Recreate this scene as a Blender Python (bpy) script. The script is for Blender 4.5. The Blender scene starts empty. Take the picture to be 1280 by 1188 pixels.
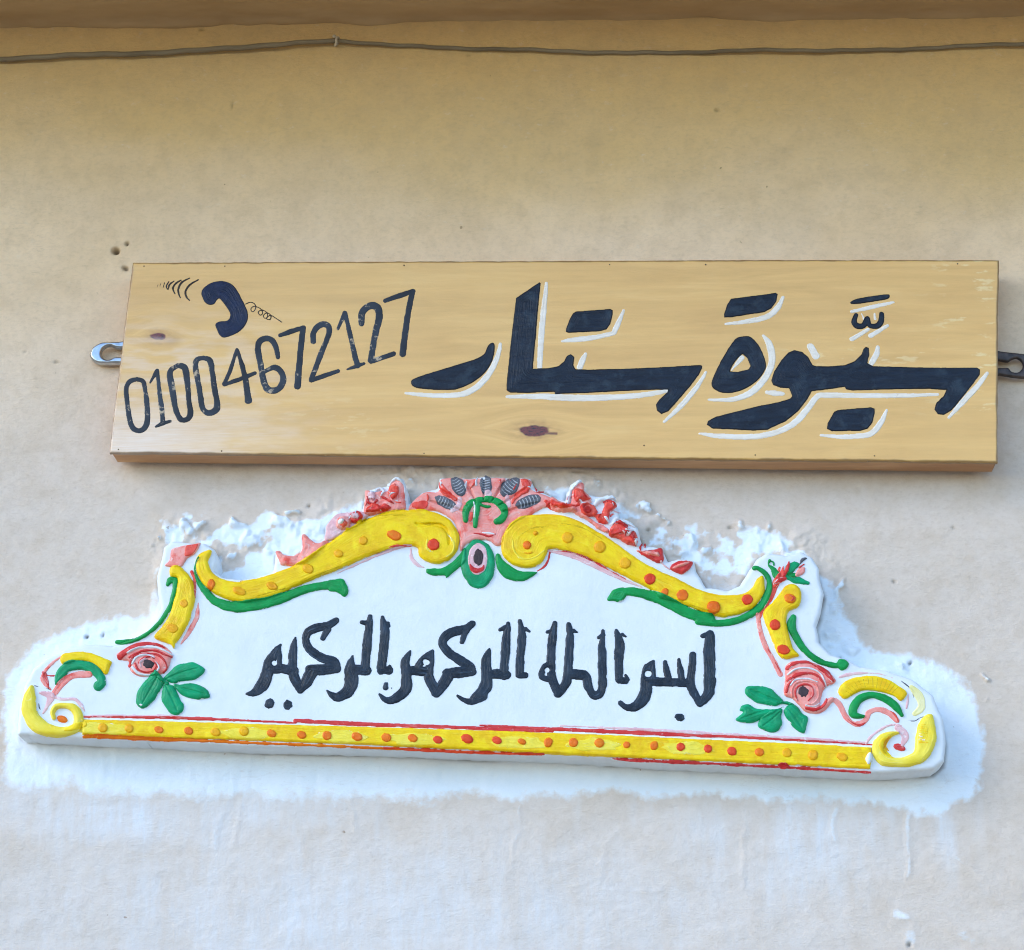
import bpy, math, random
import numpy as np
from mathutils import Vector, Matrix

# ------------------------------------------------------------------ camera, world, sun, exposure
random.seed(7)
S = bpy.context.scene
COL = S.collection
PITCH, YAW, DIST, FPX = math.radians(20.0), math.radians(2.3), 3.0, 2727.0
CEN = Vector((0.0, 0.0, 2.75))
FWD = Vector((-math.sin(YAW) * math.cos(PITCH), math.cos(YAW) * math.cos(PITCH), math.sin(PITCH)))
RGT = Vector((math.cos(YAW), math.sin(YAW), 0.0))
UPV = RGT.cross(FWD)
CAM = CEN - DIST * FWD
cd = bpy.data.cameras.new('camera')
cd.sensor_fit = 'HORIZONTAL'; cd.sensor_width = 36.0; cd.lens = FPX / 1280.0 * 36.0
cd.clip_start = 0.05; cd.clip_end = 500.0
cam = bpy.data.objects.new('camera', cd); COL.objects.link(cam)
cam.location = CAM
cam.rotation_euler = (math.pi / 2 + PITCH, 0.0, YAW)
S.camera = cam

SUN_EL, SUN_AZ = math.radians(28.0), math.radians(-118.0)   # azimuth from +Y (behind the wall) towards +X
W = bpy.data.worlds.new('World'); S.world = W; W.use_nodes = True
nt = W.node_tree
sky = nt.nodes.new('ShaderNodeTexSky'); sky.sky_type = 'NISHITA'; sky.sun_disc = False
sky.sun_elevation = SUN_EL; sky.sun_rotation = SUN_AZ
sky.air_density = 1.0; sky.dust_density = 0.4; sky.ozone_density = 4.0
bg = nt.nodes['Background']; bg.inputs['Strength'].default_value = 0.15
nt.links.new(sky.outputs[0], bg.inputs['Color'])
sl = bpy.data.lights.new('sun', 'SUN'); sl.energy = 0.5; sl.angle = math.radians(30); sl.color = (1.0, 0.95, 0.88)
sun = bpy.data.objects.new('sun', sl); COL.objects.link(sun)
sd = Vector((math.sin(SUN_AZ) * math.cos(SUN_EL), math.cos(SUN_AZ) * math.cos(SUN_EL), math.sin(SUN_EL)))
sun.rotation_euler = sd.to_track_quat('Z', 'Y').to_euler(); sun.location = (0, 0, 8)
S.view_settings.view_transform = 'Standard'; S.view_settings.look = 'None'
S.view_settings.gamma = 1.0; S.view_settings.use_curve_mapping = False
S.view_settings.exposure = 1.47
S.cycles.filter_width = 1.1
S.cycles.max_bounces = 6; S.cycles.diffuse_bounces = 4

# ------------------------------------------------------------------ maths helpers
def wall_pt(px, py, depth=0.0):
    """where a sight line meets the vertical plane `depth` metres in front of the wall -> (x, z)"""
    d = FWD * FPX + RGT * (px - 640.0) + UPV * (594.0 - py)
    t = (-depth - CAM.y) / d.y
    p = CAM + d * t
    return p.x, p.z

WIN = {'0': (0, 0, 1.0), 'A': (100, 300, 3.959), 'B': (380, 320, 3.959), 'C': (660, 320, 3.959), 'D': (960, 320, 3.959),
       'E': (0, 560, 3.959), 'F': (300, 560, 3.959), 'G': (580, 560, 3.959), 'H': (860, 620, 3.014),
       'P': (0, 780, 4.0), 'Q': (290, 740, 4.0), 'R': (590, 740, 4.0),
       '1': (500, 580, 5.818), '2': (0, 780, 7.425), '3': (130, 660, 4.569), '4': (910, 680, 4.95),
       '5': (1030, 820, 5.818), '6': (340, 590, 7.11), '7': (690, 590, 6.095), '8': (100, 420, 18.29)}

def T(win, pts):
    x0, y0, s = WIN[win]
    return [((p[0] / s + x0), (p[1] / s + y0)) + ((p[2] / s,) if len(p) > 2 else ()) for p in pts]

def _h(ix, iy, seed):
    n = (ix.astype(np.int64) * 374761393 + iy.astype(np.int64) * 668265263 + seed * 974634777) & 0xFFFFFFFF
    n = ((n ^ (n >> 13)) * 1274126177) & 0xFFFFFFFF
    n = n ^ (n >> 16)
    return (n & 0xFFFFFF) / float(0xFFFFFF)

def vnoise(x, y, seed=0):
    ix = np.floor(x); iy = np.floor(y); fx = x - ix; fy = y - iy
    fx = fx * fx * (3 - 2 * fx); fy = fy * fy * (3 - 2 * fy)
    a = _h(ix, iy, seed); b = _h(ix + 1, iy, seed); c = _h(ix, iy + 1, seed); d = _h(ix + 1, iy + 1, seed)
    return (a * (1 - fx) + b * fx) * (1 - fy) + (c * (1 - fx) + d * fx) * fy

def fbm(x, y, seed=0, octv=4, gain=0.5):
    s = 0.0; a = 1.0; tot = 0.0
    for k in range(octv):
        s = s + a * vnoise(x * 2 ** k + 17.3 * k, y * 2 ** k - 9.1 * k, seed + k); tot += a; a *= gain
    return s / tot * 2 - 1            # about -1..1

def sstep(a, b, v):
    t = np.clip((v - a) / (b - a), 0, 1)
    return t * t * (3 - 2 * t)

def catmull(pts, closed, n=6):
    pts = [np.array(p, float) for p in pts]; out = []
    m = len(pts)
    if m == 2 and not closed: return np.array(pts)
    for i in range(m if closed else m - 1):
        if closed: p0, p1, p2, p3 = pts[i - 1], pts[i], pts[(i + 1) % m], pts[(i + 2) % m]
        else: p0, p1, p2, p3 = pts[max(i - 1, 0)], pts[i], pts[i + 1], pts[min(i + 2, m - 1)]
        for k in range(n):
            t = k / n
            out.append(0.5 * (2 * p1 + (p2 - p0) * t + (2 * p0 - 5 * p1 + 4 * p2 - p3) * t * t + (3 * p1 - p0 - 3 * p2 + p3) * t ** 3))
    if not closed: out.append(pts[-1])
    return np.array(out)

class Shape:
    """union of filled outlines and brush strokes, minus holes, as a signed distance in metres"""
    def __init__(self, depth): self.depth = depth; self.items = []
    def _m(self, p):
        x, z = wall_pt(p[0], p[1], self.depth)
        if len(p) > 2:
            x2, z2 = wall_pt(p[0] + 1, p[1], self.depth)
            return (x, z, p[2] * 0.5 * math.hypot(x2 - x, z2 - z))
        return (x, z)
    def poly(self, pts, smooth=True, hole=False):
        a = [self._m(p) for p in pts]
        a = catmull(a, True, 4) if smooth else np.array(a)
        self.items.append(('p', a, hole)); return self
    def stroke(self, pts, w=None, smooth=True, hole=False, win=None):
        if w is not None: pts = [(p[0], p[1], w) for p in pts]
        a = [self._m(p) for p in pts]
        a = catmull(a, False, 6) if smooth and len(a) > 2 else np.array(a)
        self.items.append(('s', a, hole)); return self
    def ell(self, cx, cy, rx, ry, rot=0.0, hole=False, wob=0.0, seed=0):
        c, s = math.cos(math.radians(rot)), math.sin(math.radians(rot)); pts = []
        rng = random.Random(seed)
        for k in range(20):
            q = 2 * math.pi * k / 20; f = 1 + wob * (rng.random() - .5)
            u, v = rx * f * math.cos(q), ry * f * math.sin(q)
            pts.append((cx + u * c - v * s, cy + u * s + v * c))
        return self.poly(pts, True, hole)
    def bbox(self):
        lo = np.array([1e9, 1e9]); hi = -lo
        for k, a, h in self.items:
            if h: continue
            r = a[:, 2].max() if k == 's' else 0
            lo = np.minimum(lo, a[:, :2].min(0) - r); hi = np.maximum(hi, a[:, :2].max(0) + r)
        return lo, hi
    def sdf(self, X, Z):
        D = np.full(X.shape, 1e3); holes = []
        for k, a, h in self.items:
            r = a[:, 2].max() if k == 's' else 0
            pad = r + 0.006
            x0, x1, z0, z1 = a[:, 0].min() - pad, a[:, 0].max() + pad, a[:, 1].min() - pad, a[:, 1].max() + pad
            js = np.where((X[0] >= x0) & (X[0] <= x1))[0]; is_ = np.where((Z[:, 0] >= z0) & (Z[:, 0] <= z1))[0]
            if len(js) == 0 or len(is_) == 0: continue
            sl_ = (slice(is_[0], is_[-1] + 1), slice(js[0], js[-1] + 1))
            x, z = X[sl_], Z[sl_]
            d = np.full(x.shape, 1e3)
            if k == 's':
                if len(a) == 1: d = np.hypot(x - a[0, 0], z - a[0, 1]) - a[0, 2]
                for i in range(len(a) - 1):
                    p, q = a[i], a[i + 1]; ex, ez = q[0] - p[0], q[1] - p[1]; L = ex * ex + ez * ez + 1e-15
                    t = np.clip(((x - p[0]) * ex + (z - p[1]) * ez) / L, 0, 1)
                    d = np.minimum(d, np.hypot(x - p[0] - t * ex, z - p[1] - t * ez) - (p[2] + t * (q[2] - p[2])))
            else:
                ins = np.zeros(x.shape, bool); m = len(a)
                for i in range(m):
                    p, q = a[i], a[(i + 1) % m]; ex, ez = q[0] - p[0], q[1] - p[1]; L = ex * ex + ez * ez + 1e-15
                    t = np.clip(((x - p[0]) * ex + (z - p[1]) * ez) / L, 0, 1)
                    d = np.minimum(d, np.hypot(x - p[0] - t * ex, z - p[1] - t * ez))
                    if ez != 0:
                        c = ((p[1] > z) != (q[1] > z)) & (x < ex * (z - p[1]) / ez + p[0]); ins ^= c
                d = np.where(ins, -d, d)
            if h: holes.append((sl_, d))
            else: D[sl_] = np.minimum(D[sl_], d)
        for sl_, d in holes: D[sl_] = np.maximum(D[sl_], -d)
        return D

# ------------------------------------------------------------------ object helpers
def link(o, parent=None):
    COL.objects.link(o)
    if parent is not None: o.parent = parent
    return o
def tag(o, label=None, cat=None, group=None, kind=None):
    if label: o['label'] = label
    if cat: o['category'] = cat
    if group: o['group'] = group
    if kind: o['kind'] = kind
    return o
def empty(name, loc=(0, 0, 0)):
    o = bpy.data.objects.new(name, None); o.empty_display_size = 0.1
    COL.objects.link(o); o.location = loc; return o
def attach(o, parent):
    o.parent = parent; o.matrix_parent_inverse = Matrix.Translation(-Vector(world_loc(parent)))
def world_loc(o):
    l = Vector(o.location)
    return l
def mesh_obj(name, verts, faces, mat, parent=None, smooth=True, attrs=None):
    me = bpy.data.meshes.new(name)
    verts = np.asarray(verts, np.float32); faces = np.asarray(faces, np.int32)
    nf, k = faces.shape
    me.vertices.add(len(verts)); me.vertices.foreach_set('co', verts.ravel())
    me.loops.add(nf * k); me.loops.foreach_set('vertex_index', faces.ravel())
    me.polygons.add(nf); me.polygons.foreach_set('loop_start', np.arange(0, nf * k, k, dtype=np.int32))
    me.polygons.foreach_set('loop_total', np.full(nf, k, np.int32))
    me.update(calc_edges=True)
    me.polygons.foreach_set('use_smooth', np.full(nf, smooth, bool))
    for n, v in (attrs or {}).items():
        at = me.attributes.new(n, 'FLOAT', 'POINT'); at.data.foreach_set('value', np.asarray(v, np.float32).ravel())
    me.materials.append(mat); me.validate()
    o = bpy.data.objects.new(name, me); COL.objects.link(o)
    if parent is not None: attach(o, parent)
    return o

class Relief:
    """a vertical carving surface: a height map (metres in front of the wall) that parts are laid onto"""
    def __init__(self, x0, x1, z0, z1, step, base):
        self.xs = np.arange(x0, x1, step); self.zs = np.arange(z0, z1, step); self.step = step
        self.X, self.Z = np.meshgrid(self.xs, self.zs)
        self.H = np.full(self.X.shape, float(base))
    def window(self, lo, hi, pad=0.004):
        j0 = max(int((lo[0] - pad - self.xs[0]) / self.step), 0); j1 = min(int((hi[0] + pad - self.xs[0]) / self.step) + 2, len(self.xs))
        i0 = max(int((lo[1] - pad - self.zs[0]) / self.step), 0); i1 = min(int((hi[1] + pad - self.zs[0]) / self.step) + 2, len(self.zs))
        return slice(i0, i1), slice(j0, j1)
    def add(self, name, shape, mat, parent, prof, wob=0.0005, wfreq=160.0, sink=0.0006, skirt=None, seed=1, sub=1, absolute=False, update=True):
        lo, hi = shape.bbox(); sl_ = self.window(lo, hi)
        if sub > 1: sl_ = (slice(sl_[0].start, sl_[0].stop, sub), slice(sl_[1].start, sl_[1].stop, sub))
        X, Z = self.X[sl_], self.Z[sl_]
        D = shape.sdf(X, Z)
        if wob: D = D + wob * fbm(X * wfreq, Z * wfreq, seed, 3)
        st = self.step * sub
        ins = D < 0
        if not ins.any(): return None
        gz, gx = np.gradient(np.clip(D, -0.02, 0.02), st); g2 = np.maximum(gx * gx + gz * gz, 0.3)
        cell = ins[:-1, :-1] | ins[1:, :-1] | ins[:-1, 1:] | ins[1:, 1:]
        use = np.zeros_like(ins); use[:-1, :-1] |= cell; use[1:, :-1] |= cell; use[:-1, 1:] |= cell; use[1:, 1:] |= cell
        out = use & ~ins
        px, pz = X.copy(), Z.copy()
        mv = np.clip(D, 0, st * 1.3)
        px[out] -= (mv * gx / g2)[out]; pz[out] -= (mv * gz / g2)[out]
        h0 = self.H[sl_]
        dep = np.where(ins, -D, 0.0)
        if absolute: top = prof(X, Z, dep)
        else: top = h0 + prof(X, Z, dep)
        hh = np.where(ins, top, (top if skirt is not None else h0 - sink))
        idx = np.full(ins.shape, -1, np.int64); idx[use] = np.arange(use.sum())
        V = np.stack([px[use], -hh[use], pz[use]], 1)
        ii, jj = np.where(cell)
        F = np.stack([idx[ii, jj], idx[ii, jj + 1], idx[ii + 1, jj + 1], idx[ii + 1, jj]], 1)
        edge = dep[use]
        if skirt is not None:
            e = np.concatenate([F[:, [0, 1]], F[:, [1, 2]], F[:, [2, 3]], F[:, [3, 0]]])
            key = np.sort(e, 1); kk = key[:, 0] * (len(V) + 1) + key[:, 1]
            u, inv, cnt = np.unique(kk, return_inverse=True, return_counts=True)
            be = e[cnt[inv] == 1]
            bv = np.unique(be); mp = np.full(len(V), -1); mp[bv] = len(V) + np.arange(len(bv))
            mid = V[bv].copy(); mid[:, 1] = mid[:, 1] * 0.5 - skirt * 0.5
            jit = 0.0012 * fbm(mid[:, 0] * 60, mid[:, 2] * 60, 77, 3); mid[:, 2] += jit
            bot = V[bv].copy(); bot[:, 1] = -skirt; bot[:, 2] += jit * .7
            mp2 = mp + len(bv)
            V = np.concatenate([V, mid, bot]); edge = np.concatenate([edge, np.zeros(2 * len(bv))])
            F = np.concatenate([F, np.stack([be[:, 1], be[:, 0], mp[be[:, 0]], mp[be[:, 1]]], 1),
                                np.stack([mp[be[:, 1]], mp[be[:, 0]], mp2[be[:, 0]], mp2[be[:, 1]]], 1)])
        o = mesh_obj(name, V, F, mat, parent, True, {'inset': edge})
        if update and sub == 1: self.H[sl_] = np.where(ins, top, h0)
        elif update:
            full = (slice(sl_[0].start, sl_[0].stop), slice(sl_[1].start, sl_[1].stop))
            Xf, Zf = self.X[full], self.Z[full]
            Df = shape.sdf(Xf, Zf)
            if wob: Df = Df + wob * fbm(Xf * wfreq, Zf * wfreq, seed, 3)
            tf = prof(Xf, Zf, np.where(Df < 0, -Df, 0))
            self.H[full] = np.where(Df < 0, tf if absolute else self.H[full] + tf, self.H[full])
        return o

def box(name, x0, x1, y0, y1, z0, z1, mat, parent=None):
    v = [(x, y, z) for x in (x0, x1) for y in (y0, y1) for z in (z0, z1)]
    f = [(0, 1, 3, 2), (4, 6, 7, 5), (0, 4, 5, 1), (2, 3, 7, 6), (0, 2, 6, 4), (1, 5, 7, 3)]
    return mesh_obj(name, v, f, mat, parent, False)

# ------------------------------------------------------------------ materials
def lin(r, g, b):
    f = lambda c: (c / 255 / 12.92) if c / 255 <= 0.04045 else ((c / 255 + 0.055) / 1.055) ** 2.4
    return (f(r), f(g), f(b), 1.0)

class NT:
    def __init__(self, name, rough=0.7, spec=0.5):
        self.m = bpy.data.materials.new(name); self.m.use_nodes = True
        self.t = self.m.node_tree; self.b = self.t.nodes['Principled BSDF']
        self.b.inputs['Roughness'].default_value = rough; self.b.inputs['Specular IOR Level'].default_value = spec
    def n(self, typ, ins=None, **kw):
        nd = self.t.nodes.new(typ)
        for k, v in kw.items(): setattr(nd, k, v)
        for k, v in (ins or {}).items(): self.set(nd.inputs[k], v)
        return nd
    def set(self, sock, v):
        if isinstance(v, bpy.types.NodeSocket): self.t.links.new(v, sock)
        else: sock.default_value = v
    def coord(self, scale=(1, 1, 1), rot=(0, 0, 0)):
        tc = self.n('ShaderNodeTexCoord'); mp = self.n('ShaderNodeMapping')
        mp.inputs['Scale'].default_value = scale; mp.inputs['Rotation'].default_value = rot
        self.t.links.new(tc.outputs['Object'], mp.inputs['Vector']); return mp.outputs[0]
    def noise(self, vec, scale, detail=5, rough=0.55, dist=0.0):
        return self.n('ShaderNodeTexNoise', {'Vector': vec, 'Scale': scale, 'Detail': detail, 'Roughness': rough, 'Distortion': dist}).outputs['Fac']
    def ramp(self, fac, stops, interp='LINEAR'):
        r = self.n('ShaderNodeValToRGB', {'Fac': fac}); cr = r.color_ramp; cr.interpolation = interp
        while len(cr.elements) < len(stops): cr.elements.new(0.5)
        for e, (p, c) in zip(cr.elements, stops):
            e.position = p; e.color = c if not isinstance(c, (int, float)) else (c, c, c, 1)
        return r.outputs['Color']
    def mix(self, fac, a, b, typ='MIX'):
        m = self.n('ShaderNodeMix', data_type='RGBA', blend_type=typ)
        self.set(m.inputs[0], fac); self.set(m.inputs[6], a); self.set(m.inputs[7], b); return m.outputs[2]
    def math(self, op, a, b=0.5, c=None):
        m = self.n('ShaderNodeMath', operation=op); self.set(m.inputs[0], a); self.set(m.inputs[1], b)
        if c is not None: self.set(m.inputs[2], c)
        return m.outputs[0]
    def attr(self, name): return self.n('ShaderNodeAttribute', attribute_name=name).outputs['Fac']
    def bump(self, h, strength=0.3, dist=0.002):
        b = self.n('ShaderNodeBump', {'Height': h, 'Strength': strength, 'Distance': dist})
        self.t.links.new(b.outputs[0], self.b.inputs['Normal'])
    def color(self, c): self.set(self.b.inputs['Base Color'], c)

def mat_paint(name, c1, c2, rough=0.38, c3=None, streak=(40, 40, 40), pale=None, edge=None, spec=0.3, brush=0.0, brushc=(1, 1, 1, 1), chip=False):
    """brushed enamel: two tones of one paint, thin places, brush ridges; `edge` = colour of the drawn outline"""
    k = NT(name, rough, spec); v = k.coord(streak)
    n1 = k.noise(v, 1.0, 5, 0.6, 0.4)
    c = k.ramp(n1, [(0.32, c1), (0.68, c2)])
    v2 = k.coord((1, 1, 1)); n2 = k.noise(v2, 55, 4, 0.6)
    if c3 is not None: c = k.mix(k.ramp(n2, [(0.52, 0.0), (0.68, 1.0)]), c, c3)
    if pale is not None:
        n3 = k.noise(k.coord((1, 1, 1)), 130, 4, 0.65, 0.5)
        c = k.mix(k.ramp(n3, [(pale[1], 0.0), (pale[1] + 0.12, 1.0)]), c, pale[0])
    if edge is not None:
        e = k.attr('inset'); c = k.mix(k.ramp(k.math('MULTIPLY', e, 1000.0 / edge[1]), [(0.6, 1.0), (1.0, 0.0)]), c, edge[0])
    ins = k.attr('inset')
    tcx = k.n('ShaderNodeSeparateXYZ', {0: k.coord((1, 1, 1))})
    bv = k.n('ShaderNodeCombineXYZ', {'X': k.math('MULTIPLY', ins, 420.0), 'Y': k.math('MULTIPLY', tcx.outputs['X'], 24.0), 'Z': k.math('MULTIPLY', tcx.outputs['Z'], 24.0)}).outputs[0]
    br = k.noise(bv, 1.0, 4, 0.65, 0.3)
    if brush:
        c = k.mix(k.ramp(br, [(0.28, 0.55), (0.46, 0.0)]), c, k.mix(0.5, c, c1, 'MULTIPLY'))
        c = k.mix(k.ramp(br, [(0.58, 0.0), (0.74, brush)]), c, brushc)
    if chip:
        cn = k.math('ADD', k.math('MULTIPLY', ins, 1000.0), k.math('MULTIPLY', k.math('SUBTRACT', k.noise(k.coord((1, 1, 1)), 70, 4, 0.7), 0.42), 7.0))
        c = k.mix(k.ramp(cn, [(0.05, 0.9), (0.45, 0.0)]), c, lin(228, 234, 238))
    k.color(c)
    k.set(k.b.inputs['Roughness'], k.math('MULTIPLY_ADD', n1, 0.3, rough - 0.15))
    n5 = k.noise(k.coord((1, 1, 1)), 260, 4, 0.7)
    k.bump(k.math('ADD', n1, k.math('ADD', k.math('MULTIPLY', n2, 0.9), k.math('ADD', k.math('MULTIPLY', n5, 0.35), k.math('MULTIPLY', br, 1.2)))), 0.6, 0.0018)
    return k.m

# wall plaster ------------------------------------------------
k = NT('wall_plaster', 0.9, 0.2)
v = k.coord()
n1 = k.noise(v, 3.0, 6, 0.6); n2 = k.noise(v, 28, 6, 0.65); n3 = k.noise(k.coord((0.8, 1, 1.3)), 150, 5, 0.75); n4 = k.noise(v, 9.0, 8, 0.72)
base = k.ramp(n1, [(0.35, lin(240, 210, 170)), (0.65, lin(248, 221, 186))])
yel = k.attr('warm_shade'); base = k.mix(yel, base, lin(226, 190, 126))
gry = k.attr('cool_light'); base = k.mix(gry, base, lin(222, 208, 194))
base = k.mix(k.ramp(n4, [(0.42, 0.0), (0.62, 0.35)]), base, k.mix(0.5, base, lin(190, 168, 138)))
base = k.mix(k.ramp(n2, [(0.45, 0.0), (0.75, 0.5)]), base, k.mix(0.55, base, lin(186, 158, 120)))
base = k.mix(k.ramp(n3, [(0.48, 0.0), (0.8, 0.42)]), base, k.mix(0.6, base, lin(164, 142, 116)))
base = k.mix(k.ramp(k.noise(k.coord((1, 1, 1.5)), 60, 5, 0.7), [(0.6, 0.0), (0.72, 0.28)]), base, lin(238, 222, 200))
veil = k.attr('veil'); vn = k.noise(k.coord((3, 1, 0.6)), 40, 5, 0.7)
base = k.mix(k.math('MULTIPLY', veil, k.ramp(vn, [(0.25, 0.45), (0.65, 1.0)])), base, lin(226, 232, 238))
wash = k.attr('wash')
w2 = k.math('ADD', wash, k.math('ADD', k.math('MULTIPLY', k.math('SUBTRACT', n2, 0.5), 0.5), k.math('MULTIPLY', k.math('SUBTRACT', n3, 0.5), 0.55)))
wcol = k.ramp(n4, [(0.35, lin(230, 241, 249)), (0.6, lin(240, 247, 252))])
base = k.mix(k.ramp(w2, [(0.30, 0.0), (0.72, 1.0)]), base, wcol)
recess_dark = k.attr('recess_dark'); base = k.mix(recess_dark, base, lin(88, 68, 44))
fl = k.noise(v, 75, 2, 0.5); fl2 = k.noise(v, 5, 3, 0.5)
base = k.mix(k.ramp(k.math('ADD', fl, k.math('MULTIPLY', fl2, 0.12)), [(0.815, 0.0), (0.85, 0.6)]), base, lin(130, 100, 64))
sc = k.noise(k.coord((7, 1, 26)), 5.0, 6, 0.75, 2.2); scm = k.noise(v, 5.0, 3, 0.6)
base = k.mix(k.math('MULTIPLY', k.ramp(sc, [(0.55, 0.0), (0.74, 0.5)]), k.ramp(scm, [(0.46, 0.04), (0.66, 0.8)])), base, lin(160, 138, 108))
k.color(base)
k.bump(k.math('ADD', k.math('MULTIPLY', n3, 0.6), k.math('ADD', k.math('MULTIPLY', n2, 1.0), k.math('ADD', k.math('MULTIPLY', n4, 1.5), k.math('MULTIPLY', sc, 0.5)))), 0.42, 0.003)
M_WALL = k.m

k = NT('soffit_paint', 0.85, 0.2)
v = k.coord(); n1 = k.noise(k.coord((1, 3, 3)), 6, 5, 0.6)
k.color(k.ramp(n1, [(0.35, lin(188, 158, 118)), (0.7, lin(206, 177, 136))])); k.bump(n1, 0.4, 0.004); M_SOFFIT = k.m

k = NT('sandy_ground', 0.95, 0.1)
n1 = k.noise(k.coord(), 0.8, 8, 0.6); n2 = k.noise(k.coord(), 30, 5, 0.6)
k.color(k.mix(k.math('MULTIPLY', n2, 0.4), k.ramp(n1, [(0.3, (0.40, 0.30, 0.19, 1)), (0.7, (0.48, 0.37, 0.24, 1))]), (0.32, 0.24, 0.15, 1))); k.bump(n2, 0.5, 0.02); M_GROUND = k.m

# varnished plywood ------------------------------------------
def wood(name, ca, cb, cc, rough, scale=1.0, face=False):
    k = NT(name, rough, 0.5)
    v = k.coord((1.6 * scale, 8 * scale, 17 * scale))
    if face:
        kn = k.attr('knot_warp')
        off = k.n('ShaderNodeCombineXYZ', {'X': 0.0, 'Y': 0.0, 'Z': k.math('MULTIPLY', kn, 1.0)}).outputs[0]
        v = k.n('ShaderNodeVectorMath', {0: v, 1: off}, operation='ADD').outputs[0]
    n1 = k.noise(v, 2.2, 6, 0.6, 0.9)
    wv = k.n('ShaderNodeTexWave', {'Vector': v, 'Scale': 1.1, 'Distortion': 5.0, 'Detail': 3.0, 'Detail Scale': 1.4}, wave_type='BANDS', bands_direction='Z').outputs['Fac']
    fine = k.noise(k.coord((9 * scale, 60, 190 * scale)), 3.0, 4, 0.6)
    c = k.ramp(n1, [(0.25, ca), (0.55, cb), (0.8, cc)])
    c = k.mix(k.math('MULTIPLY', k.ramp(wv, [(0.55, 0.0), (1.0, 1.0)]), 0.20 if face else 0.5), c, ca)
    c = k.mix(k.ramp(fine, [(0.5, 0.0), (0.78, 0.38)]), c, ca)
    if face:
        bl = k.noise(k.coord((1, 1, 1)), 5.0, 4, 0.55)
        c = k.mix(k.ramp(bl, [(0.45, 0.0), (0.7, 0.35)]), c, cc)
        halo = k.attr('halo'); c = k.mix(halo, c, lin(150, 98, 46))
        kk = k.attr('knot'); kc = k.ramp(k.noise(k.coord((60, 60, 160)), 3.0, 3), [(0.35, lin(30, 8, 4)), (0.55, lin(122, 46, 20)), (0.85, lin(84, 44, 46))])
        c = k.mix(kk, c, kc)
        c = k.mix(k.math('MULTIPLY', k.attr('painted_sheen'), k.ramp(fine, [(0.3, 1.0), (0.75, 0.55)])), c, lin(246, 232, 222)); c = k.mix(k.attr('scuff'), c, lin(244, 220, 160))
        ew = k.attr('wear'); c = k.mix(ew, c, lin(105, 72, 34))
        dr = k.noise(k.coord((14, 1, 40)), 2.0, 6, 0.7, 1.5)
        k.set(k.b.inputs['Roughness'], k.math('MULTIPLY_ADD', dr, 0.35, rough - 0.17))
        k.bump(k.math('ADD', k.math('MULTIPLY', fine, 0.25), k.math('MULTIPLY', dr, 1.0)), 0.30, 0.0022)
        k.b.inputs['Coat Weight'].default_value = 0.6; k.b.inputs['Coat Roughness'].default_value = 0.22
    else:
        k.bump(k.math('ADD', fine, n1), 0.4, 0.0015)
    k.color(c); return k.m
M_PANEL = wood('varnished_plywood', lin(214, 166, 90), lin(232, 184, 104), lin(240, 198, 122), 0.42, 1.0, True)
M_EDGE = wood('bare_pine', lin(168, 118, 78), lin(206, 158, 112), lin(222, 182, 138), 0.6, 0.8)

M_NAVY = mat_paint('navy_letter_paint', lin(16, 24, 38), lin(28, 42, 60), 0.42, c3=lin(42, 56, 70), streak=(26, 40, 120), pale=(lin(92, 112, 128), 0.71), edge=(lin(12, 14, 20), 2.2), brush=0.18, brushc=lin(70, 88, 106))
M_BLUE = mat_paint('blue_phone_paint', lin(18, 28, 54), lin(28, 42, 74), 0.4, streak=(60, 60, 60), pale=(lin(74, 98, 140), 0.72), edge=(lin(10, 14, 30), 1.6), brush=0.15, brushc=lin(70, 96, 140))
M_LINE = mat_paint('dark_line_paint', lin(40, 32, 26), lin(62, 50, 36), 0.5)
M_WHITE_LINE = mat_paint('white_highlight_paint', lin(232, 222, 206), lin(244, 238, 228), 0.45, streak=(30, 60, 160), pale=(lin(214, 196, 160), 0.66), brush=0.5, brushc=lin(222, 208, 180))
# numerals: the paint has rubbed off in places, down to the wood
def mat_worn(name):
    k = NT(name, 0.5, 0.4)
    n = k.noise(k.coord((1, 1, 1)), 95, 5, 0.65, 0.3); n2 = k.noise(k.coord((1, 1, 1)), 24, 3)
    col = k.ramp(n2, [(0.35, lin(24, 28, 36)), (0.7, lin(48, 58, 70))])
    wornf = k.math('ADD', n, k.math('MULTIPLY', k.math('SUBTRACT', n2, 0.5), 0.5))
    c = k.mix(k.ramp(wornf, [(0.62, 0.0), (0.70, 0.75)]), col, lin(206, 186, 156))
    k.color(c); k.bump(n, 0.2, 0.001); return k.m
M_DIGIT = mat_worn('rubbed_numeral_paint')

M_STEEL = NT('galvanised_steel', 0.28, 0.5); M_STEEL.b.inputs['Metallic'].default_value = 1.0
_n = M_STEEL.noise(M_STEEL.coord(), 90, 4); M_STEEL.color(M_STEEL.ramp(_n, [(0.3, (0.36, 0.38, 0.40, 1)), (0.7, (0.62, 0.64, 0.66, 1))])); M_STEEL = M_STEEL.m
M_RUST = NT('dark_rusted_steel', 0.5, 0.5); M_RUST.b.inputs['Metallic'].default_value = 0.6
_n = M_RUST.noise(M_RUST.coord(), 120, 4); M_RUST.color(M_RUST.ramp(_n, [(0.3, (0.05, 0.045, 0.045, 1)), (0.7, (0.13, 0.10, 0.09, 1))])); M_RUST = M_RUST.m
M_NAIL = mat_paint('nail_steel', lin(96, 72, 44), lin(124, 98, 64), 0.5)

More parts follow.
